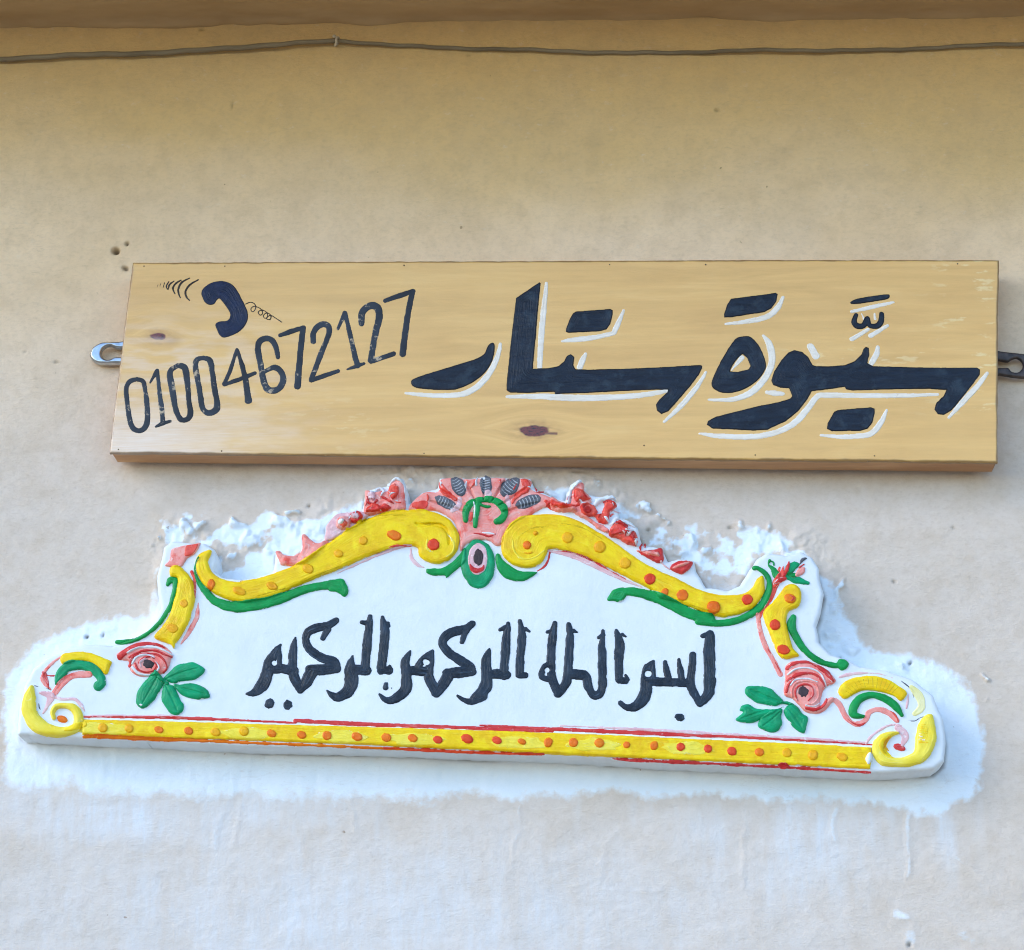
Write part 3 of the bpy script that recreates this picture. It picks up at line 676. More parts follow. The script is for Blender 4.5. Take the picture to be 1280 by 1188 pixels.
def strip(name, p0, p1, w, y0, y1, seg, seed, parent, mat=M_EDGE):
    """a lath set on edge behind the face sheet, between two front-plane points, `w` wide towards +normal"""
    p0, p1 = Vector((p0[0], 0, p0[1])), Vector((p1[0], 0, p1[1])); d = (p1 - p0).normalized(); nrm = Vector((-d.z, 0, d.x)) * w
    V = []; F = []; prof = [(0, y0), (0, y0 * .66 + y1 * .34), (0, y0 * .33 + y1 * .67), (0, y1), (1, y1), (1, y0)]
    for i in range(seg + 1):
        c = p0 + (p1 - p0) * (i / seg)
        for k, (a, y) in enumerate(prof):
            jz = 0.0007 * (vnoise(np.array([i * 0.6 + seed * 9.1]), np.array([k * 1.7]), seed)[0] - 0.5) * (a == 0)
            q = c + nrm * a; V.append((q.x, y, q.z + jz))
    m = len(prof)
    for i in range(seg):
        for k in range(m): F.append((i * m + k, (i + 1) * m + k, (i + 1) * m + (k + 1) % m, i * m + (k + 1) % m))
    F.append((0, 1, 2, 3)); F.append((0, 3, 4, 5)); e = seg * m; F.append((e + 3, e + 2, e + 1, e)); F.append((e + 5, e + 4, e + 3, e))
    o = mesh_obj(name, V, F, mat, parent, False); return o
wp = lambda x, y: wall_pt(x, y, BD)
strip('edge_batten', wp(139.5, 565.6), wp(1245.5, 577.6), 0.020, -0.0438, -0.011, 60, 1, sign)
strip('edge_batten', wp(1247, 326.4), wp(168, 329.6), 0.020, -0.0438, -0.011, 60, 2, sign)
strip('edge_batten', wp(167.5, 345), wp(139, 549), 0.020, -0.0438, -0.011, 20, 3, sign)
strip('edge_batten', wp(1245.8, 560), wp(1247, 343), 0.020, -0.0438, -0.011, 20, 4, sign)
# small nails along the face edges
for (nx_, ny_) in [(180, 333), (281, 333), (505, 332), (762, 331), (882, 331), (1197, 330), (148, 562), (277, 564), (530, 567), (805, 557), (944, 569), (1093, 570)]:
    x, z = wp(nx_, ny_)
    bm_obj('nail', lambda bm: nailhead(bm, x, -BD - 0.0001, z, 0.0009 + 0.0005 * random.random()), M_NAIL, sign)

FLAT = lambda h=0.0004: (lambda X, Z, d: h * sstep(0, 0.0008, d) + 0.00008 * fbm(X * 400, Z * 900, 7, 2))
def board_mark(name, shp, mat, wob=0.00045, parent=None, seed=1, h=0.0004, wf=170):
    return BR.add(name, shp, mat, parent or sign, FLAT(h), wob=wob, wfreq=wf, sink=0.0004, seed=seed)
BS = lambda: Shape(BD)
A = lambda p: T('A', p)
B = lambda p: T('B', p)
C = lambda p: T('C', p)
D_ = lambda p: T('D', p)
def wd(win, pts, w):  # constant width in window units
    return T(win, [(p[0], p[1], w) for p in pts])

# white highlights first, dark letters over them
hl = BS()
hl.stroke(B([(972, 435, 14), (960, 490, 22), (935, 550, 26), (895, 610, 28), (840, 660, 28), (780, 685, 26), (700, 692, 24), (600, 688, 20), (505, 680, 14)]))
hl.stroke(B([(1200, 135, 14), (1188, 250, 24), (1174, 400, 26), (1166, 548, 24)]))
hl.stroke(B([(1005, 697, 16), (1180, 696, 28)]) + C([(130, 700, 30), (300, 704, 30), (480, 697, 26), (600, 684, 24), (690, 668, 18)]))
hl.stroke(C([(285, 485, 14), (270, 515, 26), (256, 552, 26)]))
hl.stroke(C([(880, 576, 12), (840, 642, 22), (760, 740, 24), (672, 822, 12)]))
hl.stroke(C([(473, 270, 12), (452, 320, 22), (425, 380, 24)])); hl.stroke(C([(425, 382, 22), (330, 404, 24), (240, 414, 24), (170, 422, 14)]))
hl.stroke(C([(1262, 205, 14), (1235, 258, 24), (1185, 300, 26), (1100, 322, 24), (978, 338, 12)]))
hl.stroke(C([(1165, 395, 14), (1195, 440, 30), (1208, 510, 30), (1188, 580, 30), (1140, 645, 30), (1080, 690, 28), (1000, 712, 22), (895, 712, 12)]))
hl.stroke(C([(1008, 566, 8), (1058, 504, 24)], ))
hl.stroke(D_([(210, 448, 30), (236, 495, 34)])); hl.stroke(C([(1182, 676, 18)]) + D_([(35, 680, 26), (74, 682, 16)]))
hl.stroke(D_([(543, 452, 16), (535, 490, 26), (508, 538, 22)]))
hl.stroke(D_([(1085, 580, 14), (1040, 640, 24), (960, 728, 24), (895, 800, 14)]))
hl.stroke(C([(850, 880, 12), (950, 892, 24), (1100, 896, 26), (1187, 884, 26)]) + D_([(70, 862, 26), (140, 820, 28), (200, 752, 28), (245, 696, 26), (300, 690, 26), (500, 692, 24), (650, 692, 22), (840, 686, 14)]))
hl.stroke(D_([(588, 762, 12), (558, 826, 24), (510, 880, 26), (440, 892, 24), (360, 896, 22), (262, 888, 14)]))
hl.stroke(D_([(622, 230, 10), (540, 248, 20), (415, 276, 16)])); hl.stroke(D_([(495, 365, 16), (416, 412, 22)])); hl.stroke(D_([(592, 345, 16), (508, 396, 22)]))
hl.stroke(D_([(462, 285, 6), (478, 318, 10)])); hl.stroke(D_([(528, 285, 8), (530, 312, 14)]))
for k_, a_h, h_ in hl.items: a_h[:, 2] *= 1.2
board_mark('letter_highlight', hl, M_WHITE_LINE, 0.0006, seed=3)

w = BS()   # star
w.poly(B([(528, 625), (545, 607), (620, 580), (720, 550), (800, 525), (860, 505), (890, 485), (905, 455), (918, 435), (938, 430), (945, 450), (938, 500), (920, 545), (885, 590), (830, 630), (760, 660), (690, 665), (600, 660), (545, 650)]))
w.poly(B([(1048, 208), (1165, 130), (1172, 135), (1160, 250), (1148, 400), (1134, 540), (1136, 556)]) +
       C([(25, 557), (100, 555), (150, 545), (178, 522), (192, 495), (212, 486), (230, 500), (225, 540), (236, 560), (300, 562), (500, 557), (700, 548), (848, 539), (862, 543), (862, 556), (845, 590), (800, 650), (740, 720), (695, 770), (660, 784), (636, 766), (633, 735), (650, 710), (690, 675), (692, 664), (640, 663), (500, 669), (300, 679), (133, 685), (131, 673), (0, 680)]) +
       B([(1020, 678), (1000, 664), (1004, 610), (1020, 450), (1040, 280)]), False)
w.poly(C([(222, 284), (235, 275), (405, 262), (421, 268), (420, 290), (408, 338), (390, 364), (360, 374), (200, 382), (186, 376), (187, 360), (205, 315)]), False)
board_mark('painted_word', w, M_NAVY, 0.0004, seed=4, h=0.0007)
w = BS()   # siwa
w.poly(C([(1060, 398), (1100, 400), (1140, 440), (1170, 500), (1178, 550), (1160, 590), (1120, 630), (1060, 665), (1000, 680), (950, 675), (915, 655), (908, 625), (930, 570), (960, 510), (1000, 445), (1030, 408)]))
w.poly(C([(1062, 487), (1085, 508), (1100, 545), (1092, 560), (1040, 573), (1000, 571), (1012, 545), (1040, 505)]), False, hole=True)
w.poly(C([(1005, 212), (1225, 183), (1237, 189), (1230, 225), (1205, 260), (1170, 280), (1000, 305), (970, 306), (969, 290), (985, 240)]), False)
w.poly(D_([(100, 478), (130, 465), (170, 475), (200, 500), (222, 540), (240, 545), (300, 546), (380, 540), (430, 520), (462, 487), (472, 460), (485, 450), (500, 456), (502, 490), (492, 530), (520, 545), (700, 550), (900, 553), (1035, 552), (1051, 562), (1049, 588), (1010, 640), (960, 705), (910, 765), (870, 788), (840, 784), (823, 760), (832, 728), (868, 692), (882, 664), (800, 659), (600, 662), (420, 668), (386, 661), (378, 650), (300, 661), (216, 672), (195, 710), (150, 770), (90, 818), (30, 846)]) +
       C([(1187, 861), (1120, 866), (1000, 860), (912, 856), (884, 836), (890, 816), (930, 795), (1050, 765), (1150, 740)]) + D_([(8, 732), (60, 722), (108, 706), (118, 694), (104, 656), (60, 654), (25, 640), (16, 618), (30, 570), (66, 516)]), False)
w.poly(D_([(327, 770), (345, 762), (510, 748), (528, 756), (529, 780), (518, 825), (495, 856), (460, 867), (315, 869), (290, 856), (294, 828)]), False)
w.poly(D_([(405, 230), (440, 212), (520, 198), (590, 190), (603, 200), (590, 215), (540, 225), (430, 240)]))
w.stroke(D_([(436, 292, 22), (426, 328, 30), (444, 348, 34), (474, 344, 30), (492, 308, 24), (502, 342, 28), (535, 348, 32), (558, 328, 32), (562, 288, 26)]))
board_mark('painted_word', w, M_NAVY, 0.0004, seed=6, h=0.0007)

ph = BS().poly(A([(600, 262), (612, 238), (650, 212), (700, 203), (745, 215), (775, 245), (800, 290), (818, 325), (832, 370), (825, 410), (795, 450), (750, 475), (712, 485), (690, 472), (678, 448), (669, 418), (690, 403), (728, 399), (742, 378), (738, 355), (715, 320), (690, 292), (677, 300), (665, 318), (640, 323), (618, 310), (605, 285)]))
board_mark('telephone_emblem', ph, M_BLUE, 0.0003, seed=8, h=0.0007)
rings = BS()
for p in ([(585, 198, 7), (545, 222, 9), (522, 255, 9), (528, 285, 8), (542, 300, 6)], [(542, 190, 7), (505, 210, 9), (487, 240, 9), (488, 265, 8), (497, 288, 5)], [(500, 200, 7), (475, 215, 9), (460, 240, 8), (470, 268, 5)],
          [(465, 205, 6), (443, 222, 8), (436, 246, 5)], [(440, 206, 5), (428, 228, 7), (432, 246, 4)], [(418, 213, 5), (412, 235, 4)], [(398, 218, 5), (394, 234, 3)], [(386, 222, 4), (383, 234, 3)]): rings.stroke(A([(q[0], q[1], q[2] * 1.35) for q in p]))
board_mark('ringing_lines', rings, M_LINE, 0.00025, seed=9)
cdn = BS().stroke(wd('A', [(820, 318), (845, 309), (866, 320), (868, 342), (855, 356), (845, 342), (862, 329), (892, 340), (904, 362), (892, 373), (882, 358), (900, 347), (924, 360), (928, 382), (914, 388), (908, 373), (926, 361), (944, 374), (942, 393), (926, 393), (924, 384), (945, 374), (972, 390), (998, 407)], 7.0))
board_mark('phone_cord_line', cdn, M_LINE, 0.0002, seed=10)

DIG = [('A', [[(282, 690, 22), (312, 702, 22), (322, 745, 20), (330, 800, 22), (334, 880, 24), (322, 928, 26), (292, 945, 24), (260, 930, 24), (245, 885, 22), (233, 800, 22), (230, 730, 20), (248, 700, 22), (282, 690, 22)]]),
       ('A', [[(347, 707, 10), (380, 650, 18)], [(382, 646, 16), (396, 770, 20), (412, 908, 22)], [(376, 925, 10), (412, 908, 20), (447, 898, 12)]]),
       ('A', [[(485, 622, 22), (518, 634, 28), (530, 700, 26), (538, 790, 22), (546, 860, 26), (530, 888, 24), (498, 888, 24), (474, 840, 24), (460, 760, 28), (448, 690, 28), (448, 648, 24), (485, 622, 22)]]),
       ('A', [[(610, 584, 22), (642, 598, 26), (655, 660, 24), (666, 740, 24), (678, 800, 26), (672, 842, 30), (636, 858, 26), (606, 832, 24), (594, 760, 24), (580, 680, 24), (571, 622, 24), (580, 592, 22), (610, 584, 22)]]),
       ('A', [[(776, 542, 14), (745, 640, 18), (714, 714, 20)], [(714, 716, 18), (790, 690, 20), (864, 660, 18)], [(780, 548, 14), (812, 660, 24), (826, 740, 26), (834, 795, 32)]]),
       ('A', [[(980, 582, 20), (968, 525, 24), (940, 490, 26), (900, 494, 26), (880, 530, 26), (894, 620, 26), (914, 715, 28), (942, 745, 30), (985, 735, 28), (1006, 692, 26), (992, 650, 26), (958, 632, 24), (908, 656, 18)]]),
       ('A', [[(992, 472, 20), (1050, 452, 24), (1106, 434, 22)], [(1104, 436, 26), (1090, 560, 26), (1076, 725, 28)]]),
       ('B', [[(46, 425, 24), (48, 378, 26), (80, 342, 28), (116, 344, 26), (124, 382, 24), (86, 480, 24), (36, 612, 22)], [(36, 616, 22), (100, 594, 22), (168, 570, 20)]]),
       ('B', [[(168, 362, 12), (202, 282, 20)], [(204, 282, 18), (232, 410, 22), (264, 545, 24)], [(214, 562, 8), (255, 548, 20), (296, 533, 12)]]),
       ('B', [[(284, 335, 26), (287, 284, 30), (320, 250, 32), (358, 252, 32), (372, 296, 30), (350, 400, 28), (330, 518, 26)], [(332, 522, 24), (388, 504, 22), (442, 485, 22)]]),
       ('B', [[(402, 222, 20), (470, 198, 24), (540, 174, 20)], [(538, 176, 24), (512, 300, 26), (488, 486, 28)]])]
for i, (wn, strokes) in enumerate(DIG):
    s = BS()
    for st in strokes: s.stroke(T(wn, [(p[0], p[1], p[2] * 1.24) for p in st]))
    board_mark('phone_digit', s, M_DIGIT, 0.0007, seed=20 + i, wf=120)

# hanging plates screwed behind the two ends, the left one bright, the right one dark
def plate(name, outer, hole, mat, label, depth, th):
    R_ = Relief(*(lambda s: (s[0][0] - .01, s[1][0] + .01, s[0][1] - .01, s[1][1] + .01))(Shape(depth).poly(outer, False).bbox()), 0.0006, depth)
    s = Shape(depth).poly(outer).poly(hole, True, True)
    o = R_.add(name, s, mat, sign, lambda X, Z, d: depth + th * np.sqrt(np.clip(1 - (1 - np.clip(d / 0.0035, 0, 1)) ** 2, 0, 1)), wob=0.0, skirt=depth - 0.002, absolute=True)
    o['label'] = label; return o
p8 = plate('hanging_plate', T('8', [(1200, 150), (900, 150), (700, 158), (520, 165), (400, 215), (290, 300), (242, 420), (250, 510), (330, 610), (440, 655), (600, 662), (900, 655), (1200, 655)]),
           T('8', [(1150, 300), (950, 315), (820, 300), (720, 262), (620, 275), (530, 340), (500, 430), (540, 520), (640, 565), (720, 545), (800, 505), (950, 500), (1150, 500)]), M_STEEL, 'bright zinc plate', 0.011, 0.0055)
x, z = wall_pt(100 + 375 / 18.29, 420 + 420 / 18.29, 0.014)
bm_obj('plate_screw', lambda bm: bmesh.ops.create_uvsphere(bm, u_segments=16, v_segments=8, radius=0.0034, matrix=Matrix.Translation((x, -0.0145, z)) @ Matrix.Rotation(-0.15, 4, 'Y') @ Matrix.Diagonal((1.0, 0.5, 1.5, 1))), M_RUST, p8)
plate('hanging_plate', T('D', [(1100, 470), (1150, 474), (1200, 480), (1267, 488), (1310, 505), (1322, 545), (1310, 585), (1267, 606), (1200, 600), (1145, 592), (1100, 588)]),
      T('D', [(1090, 520), (1150, 522), (1185, 528), (1205, 516), (1232, 510), (1258, 530), (1258, 558), (1236, 578), (1205, 574), (1188, 556), (1150, 556), (1090, 554)]), M_RUST, 'dark rusted plate', 0.012, 0.003)

# ================================================================== PAINTED PLASTER PLAQUE
plx, plz = wall_pt(600, 950, PD)
plaque = empty('plaster_plaque', (plx, 0, plz))
tag(plaque, 'white moulded plaster plaque with yellow scrolls, roses and black Arabic inscription', 'plaque')
lo, hi = shape_out.bbox()
PR = Relief(lo[0] - 0.012, hi[0] + 0.012, lo[1] - 0.012, hi[1] + 0.012, 0.0009, PD - 0.002)
def base_prof(X, Z, d):
    r = 0.006
    rnd = 0.005 * (1 - np.sqrt(np.clip(1 - (1 - np.clip(d / r, 0, 1)) ** 2, 0, 1)))
    return PD + 0.0012 * fbm(X * 5, Z * 7, 301, 3) + 0.0003 * fbm(X * 50, Z * 50, 303, 3) - rnd
casting = PR.add('casting', shape_out, M_GYP, plaque, base_prof, wob=0.0011, wfreq=70, skirt=-0.004, sub=2, absolute=True, seed=31)
PS = lambda: Shape(PD)
def rnd(h, r):
    return lambda X, Z, d: h * np.sqrt(np.clip(1 - (1 - np.clip(d / r, 0, 1)) ** 2, 0, 1)) + 0.00035 * fbm(X * 90, Z * 90, 305, 3) * sstep(0, .002, d)
def rough(h, r):
    return lambda X, Z, d: h * np.sqrt(np.clip(1 - (1 - np.clip(d / r, 0, 1)) ** 2, 0, 1)) + (0.0016 * fbm(X * 130, Z * 130, 311, 3) + 0.0012 * np.abs(fbm(X * 60, Z * 60, 313, 2))) * sstep(0, .002, d)
def thin(h=0.0007):
    return lambda X, Z, d: h * sstep(0, 0.0012, d) + 0.0002 * fbm(X * 200, Z * 200, 307, 3) * sstep(0, .0015, d)
cnt = [0]
def part(name, shp, mat, prof, parent=None, wob=0.0009, wf=110):
    cnt[0] += 1
    return PR.add(name, shp, mat, parent or plaque, prof, wob=wob, wfreq=wf, sink=0.0006, seed=400 + cnt[0])
def carve(shp, depth, r=0.002):
    """press a groove into the relief before the paint parts are laid on"""
    lo, hi = shp.bbox(); s = PR.window(lo, hi); X, Z = PR.X[s], PR.Z[s]
    d = shp.sdf(X, Z); PR.H[s] -= depth * sstep(0.0008, -r, d)

# -- pale pink / crimson brush lines that shade the mouldings
def line(win, pts, mat, name='brush_line', wob=0.0009): return part(name, PS().stroke(T(win, pts)), mat, thin(), wob=wob)
line('P', [(405, 462, 10), (560, 460, 14), (720, 462, 16), (860, 462, 12), (1000, 478, 6)], M_PALE)
line('0', [(105, 896.6, 2), (215, 897.5, 4.5), (320, 901.5, 3.5), (370, 904, 3)], M_CRIM)
line('0', [(369, 901, 6), (420, 904, 6), (480, 906.5, 5.5), (560, 909, 5), (640, 912.5, 5.5), (690, 914, 5)], M_CRIM)
line('0', [(600, 907, 3), (700, 912, 5), (790, 916, 6), (860, 919, 5), (960, 923, 5), (1090, 931, 2.5)], M_CRIM)
line('0', [(700, 907.5, 2), (800, 912, 4), (870, 916, 5), (910, 918, 3), (1000, 923, 4), (1085, 928.5, 2)], M_PALE)
line('H', [(300, 900, 6), (380, 920, 4), (480, 930, 3), (600, 935, 3), (672, 936, 2)], M_PALE)
# crest shell, rays and clusters
for a_ in (-158, -140, -112, -90, -66, -42, -20):
    ca_, sa_ = math.cos(math.radians(a_)), math.sin(math.radians(a_))
    carve(PS().stroke(T('1', [(610 + 150 * ca_, 400 + 130 * sa_, 8), (610 + 300 * ca_, 400 + 240 * sa_, 22), (610 + 420 * ca_, 400 + 330 * sa_, 10)])), 0.0035, 0.0012)
crest = PS().poly(T('1', [(60, 330), (110, 250), (190, 205), (275, 205), (282, 134), (320, 104), (420, 100), (500, 112), (560, 106), (620, 112), (680, 102), (800, 108), (920, 110), (960, 132), (958, 190), (1090, 240), (1180, 280), (1275, 320), (1275, 360), (1150, 330), (1060, 320), (960, 370), (850, 430), (770, 500), (740, 580), (700, 600), (640, 560), (540, 560), (470, 600), (440, 640), (430, 540), (400, 440), (320, 370), (240, 345), (120, 345)]))
shell = part('shell_crest', crest, M_PINK, rnd(0.004, 0.006))
for i, (cx, cy, rx, ry, ro) in enumerate([(424, 170, 48, 82, -28), (626, 155, 46, 74, 0), (800, 172, 58, 88, 42), (335, 292, 86, 40, 28), (935, 282, 100, 44, -18)]):
    c_, s_ = math.cos(math.radians(ro)), math.sin(math.radians(ro))
    (px, py), = T('1', [(cx, cy)])
    lobe = part('shell_lobe', PS().ell(px, py, rx / 5.818, ry / 5.818, ro, wob=0.12, seed=i), M_GREY, rnd(0.0012, 0.003), shell)
    rib = PS(); ax = 'y' if ry > rx else 'x'
    for q in np.linspace(-0.62, 0.62, 6):
        L = 0.62 * math.sqrt(1 - q * q)
        e = [(-rx * L, ry * q), (0, ry * q + 5), (rx * L, ry * q)] if ax == 'y' else [(rx * q, -ry * L), (rx * q + 5, 0), (rx * q, ry * L)]
        rib.stroke(T('1', [(cx + a * c_ - b * s_, cy + a * s_ + b * c_, 9) for a, b in e]))
    part('lobe_rib', rib, M_RIB, thin(0.0006), lobe, wob=0.0006)
for p in ([(640, 225, 60), (632, 262, 40)], [(780, 250, 40), (790, 310, 34)], [(435, 265, 40), (430, 310, 40), (380, 350, 34)]): part('shell_ray', PS().stroke(T('1', p)), M_PALE, thin(), shell)
for p in ([(300, 170, 40), (330, 215, 50), (400, 265, 34)], [(905, 135, 60), (915, 190, 60), (850, 240, 40), (820, 290, 20)], [(120, 310, 60), (180, 300, 60)], [(1060, 280, 30), (1110, 320, 40), (1190, 330, 40), (1270, 340, 30)], [(520, 370, 26), (515, 420, 22)]): part('red_stroke', PS().stroke(T('1', p)), M_CORAL, rough(0.0009, 0.002), shell, wob=0.0018)
line('1', [(540, 512, 14), (600, 520, 22), (650, 535, 18), (700, 516, 14)], M_CRIM)
line('1', [(600, 508, 10), (660, 512, 20), (690, 520, 8)], M_GYP)
arch = PS().stroke(T('1', [(478, 420, 40), (482, 350, 56), (520, 295, 56), (600, 268, 50), (690, 275, 56), (748, 320, 60), (762, 370, 54), (735, 415, 60), (705, 425, 50)]))
arch.stroke(T('1', [(570, 290, 40), (556, 370, 50), (548, 460, 34)])); arch.stroke(T('1', [(560, 292, 30), (620, 318, 26), (655, 318, 16)]))
part('green_arch', arch, M_GRN, rnd(0.003, 0.004), shell)
line('1', [(538, 290, 14), (545, 340, 18), (540, 400, 10)], M_GYP, 'arch_gap')
# flowers and buds along the outer edges of the two long scrolls
def cluster(items):
    for win, kind, pts, mat, h in items:
        s = PS().poly(T(win, pts)) if kind == 'p' else PS().stroke(T(win, pts)) if kind == 's' else PS().ell(*T(win, [pts[:2]])[0], pts[2] / WIN[win][2], pts[3] / WIN[win][2], pts[4], wob=0.2, seed=int(pts[0]))
        part('bud' if kind == 'e' else 'petal', s, mat, rough(h * 1.6, 0.004), wob=0.0018, wf=130)
cluster([('6', 'p', [(30, 710), (70, 700), (110, 730), (180, 745), (270, 690), (262, 570), (300, 560), (350, 610), (420, 640), (470, 610), (500, 640), (330, 800), (210, 840), (100, 835), (60, 780)], M_PINK, 0.003),
         ('6', 'p', [(470, 600), (490, 480), (560, 380), (650, 365), (740, 355), (830, 370), (860, 400), (760, 490), (640, 550), (540, 610)], M_PALE, 0.003),
         ('6', 'e', (640, 470, 70, 62, 0), M_PINK, 0.004), ('6', 'e', (645, 485, 38, 30, 0), M_CORAL, 0.002), ('6', 'e', (625, 470, 26, 20, -20), M_GYP, 0.002),
         ('6', 'e', (750, 420, 62, 50, 0), M_CORAL, 0.004), ('6', 'e', (745, 415, 34, 30, 0), M_PALE, 0.002),
         ('6', 'p', [(830, 390), (825, 260), (830, 170), (890, 180), (980, 170), (1030, 170), (1050, 90), (1110, 55), (1170, 90), (1190, 180), (1190, 280), (1180, 350), (1000, 370)], M_PINK, 0.004),
         ('6', 's', [(850, 235, 16), (862, 285, 26), (905, 300, 22), (935, 270, 14)], M_CRIM, 0.002), ('6', 's', [(985, 240, 12), (1030, 262, 24), (1085, 296, 16)], M_CRIM, 0.002),
         ('6', 'e', (1085, 190, 50, 70, 10), M_CORAL, 0.003), ('6', 'p', [(845, 372), (870, 320), (930, 300), (975, 322), (1000, 300), (1050, 316), (1062, 345), (990, 362)], M_CORAL, 0.002), ('6', 'e', (890, 230, 34, 34, 0), M_PALE, 0.003), ('6', 's', [(1040, 120, 30), (1100, 70, 34), (1160, 90, 30), (1185, 150, 20), (1190, 260, 16)], M_GYP, 0.002),
         ('6', 's', [(900, 180, 40), (960, 150, 40), (1000, 180, 34)], M_GYP, 0.003),
         ('7', 'p', [(0, 180), (60, 240), (140, 240), (150, 150), (200, 80), (240, 90), (250, 140), (310, 230), (240, 290), (330, 380), (440, 440), (400, 470), (280, 380), (160, 320), (0, 290)], M_PINK, 0.003),
         ('7', 's', [(120, 240, 30), (135, 160, 34), (180, 95, 36), (215, 72, 30)], M_GYP, 0.003),
         ('7', 'p', [(165, 150), (220, 140), (260, 190), (300, 220), (230, 240), (180, 240)], M_CORAL, 0.003),
         ('7', 'e', (280, 300, 70, 50, 20), M_CORAL, 0.003), ('7', 'e', (268, 300, 34, 26, 0), M_CRIM, 0.002), ('7', 'p', [(310, 330), (380, 320), (400, 240), (480, 230), (490, 265), (440, 320), (430, 390), (380, 400)], M_CORAL, 0.004),
         ('7', 's', [(395, 235, 18), (440, 225, 24), (490, 262, 16)], M_CRIM, 0.002), ('7', 's', [(330, 250, 40), (370, 215, 50), (450, 195, 40), (480, 210, 20)], M_GYP, 0.003),
         ('7', 's', [(0, 240, 40), (60, 270, 40), (130, 275, 30), (200, 260, 24)], M_CORAL, 0.001),
         ('7', 'p', [(430, 480), (470, 400), (530, 380), (570, 430), (640, 460), (655, 520), (640, 570), (570, 550), (500, 510)], M_CORAL, 0.005), ('7', 's', [(470, 400, 30), (520, 395, 50), (560, 420, 40)], M_CRIM, 0.002), ('7', 's', [(460, 490, 26), (530, 470, 30), (600, 490, 40), (620, 530, 30)], M_CRIM, 0.002),
         ('7', 's', [(540, 470, 8), (580, 500, 14), (600, 470, 8)], M_PALE, 0.002), ('7', 's', [(450, 400, 30), (500, 355, 34), (560, 380, 30), (610, 405, 26), (640, 420, 20)], M_GYP, 0.002),
         ('7', 'p', [(640, 600), (730, 600), (820, 580), (850, 600), (845, 680), (790, 690), (720, 650)], M_CRIM, 0.003), ('7', 's', [(650, 600, 14), (720, 620, 20), (800, 640, 40)], M_PINK, 0.001), ('7', 's', [(830, 690, 10), (870, 725, 16), (900, 745, 10)], M_PALE, 0.001),
         ('7', 'p', [(895, 735), (960, 685), (1070, 680), (1060, 730), (1000, 778), (940, 770)], M_CRIM, 0.003), ('7', 's', [(920, 740, 12), (980, 720, 24), (1040, 700, 14)], M_PINK, 0.001)])
# loose dabs of thick and thin paint over the flowers
rd = random.Random(11)
for win, n_d, path in (('6', 16, [(620, 480), (740, 410), (880, 300), (960, 240), (1080, 200), (1120, 300), (900, 360)]), ('7', 26, [(30, 260), (180, 210), (280, 310), (390, 370), (440, 270), (520, 420), (600, 480), (620, 540), (780, 630)]), ('1', 12, [(150, 300), (230, 250), (320, 150), (540, 150), (715, 130), (930, 150), (1090, 290), (820, 300)])):
    for q in range(n_d):
        i = rd.randrange(len(path) - 1); t_ = rd.random(); cx_ = path[i][0] + (path[i + 1][0] - path[i][0]) * t_ + rd.uniform(-26, 26); cy_ = path[i][1] + (path[i + 1][1] - path[i][1]) * t_ + rd.uniform(-24, 24)
        an = rd.uniform(0, 6.28); L_ = rd.uniform(14, 40); bn = rd.uniform(-.9, .9); w_ = rd.uniform(8, 18)
        pts = [(cx_ - L_ * math.cos(an), cy_ - L_ * math.sin(an), w_ * .4), (cx_ + 10 * bn * math.sin(an), cy_ - 10 * bn * math.cos(an), w_), (cx_ + L_ * math.cos(an), cy_ + L_ * math.sin(an), w_ * .4)]
        part('petal', PS().stroke(T(win, pts)), rd.choice([M_CRIM, M_CRIM, M_GYP, M_GYP, M_CORAL, M_PALE]), rough(rd.uniform(.001, .0025), 0.002), wob=0.0016)
# left top tuft, right top sprig
part('petal', PS().poly(T('3', [(375, 180), (385, 125), (440, 105), (500, 95), (550, 85), (520, 150), (480, 175), (440, 225), (370, 225), (345, 215)])), M_PINK, rnd(0.003, 0.004))
part('petal', PS().poly(T('3', [(460, 160), (475, 105), (540, 92), (520, 140), (490, 165)])), M_CORAL, thin())
line('H', [(345, 270, 10), (330, 330, 26), (300, 400, 26), (275, 440, 20), (265, 462, 16)], M_CORAL)
for p, m in (([(258, 104, 20), (250, 130, 20), (272, 150, 34), (296, 190, 44), (304, 210, 20)], M_GRN), ([(256, 108, 12), (278, 112, 16), (284, 132, 12)], M_GRN), ([(352, 190, 34), (382, 155, 56), (415, 132, 46), (438, 126, 16)], M_GRN2), ([(352, 205, 20), (410, 220, 46), (455, 234, 44), (495, 244, 22)], M_GRN2), ([(362, 180, 20), (400, 195, 34), (430, 190, 20)], M_GRN),
             ([(292, 262, 24), (312, 220, 46), (334, 180, 30), (342, 140, 10)], M_CORAL), ([(345, 200, 18), (368, 150, 22), (378, 112, 10)], M_CRIM), ([(425, 196, 26), (448, 176, 44), (464, 154, 24)], M_PINK), ([(446, 124, 14), (462, 98, 22), (484, 90, 14)], M_GREY), ([(284, 250, 18), (320, 232, 30), (352, 218, 18)], M_CRIM), ([(440, 150, 10), (468, 128, 14)], M_CRIM)):
    part('sprig_leaf', PS().stroke(T('4', p)), m, rnd(0.002, 0.003), wob=0.0013)

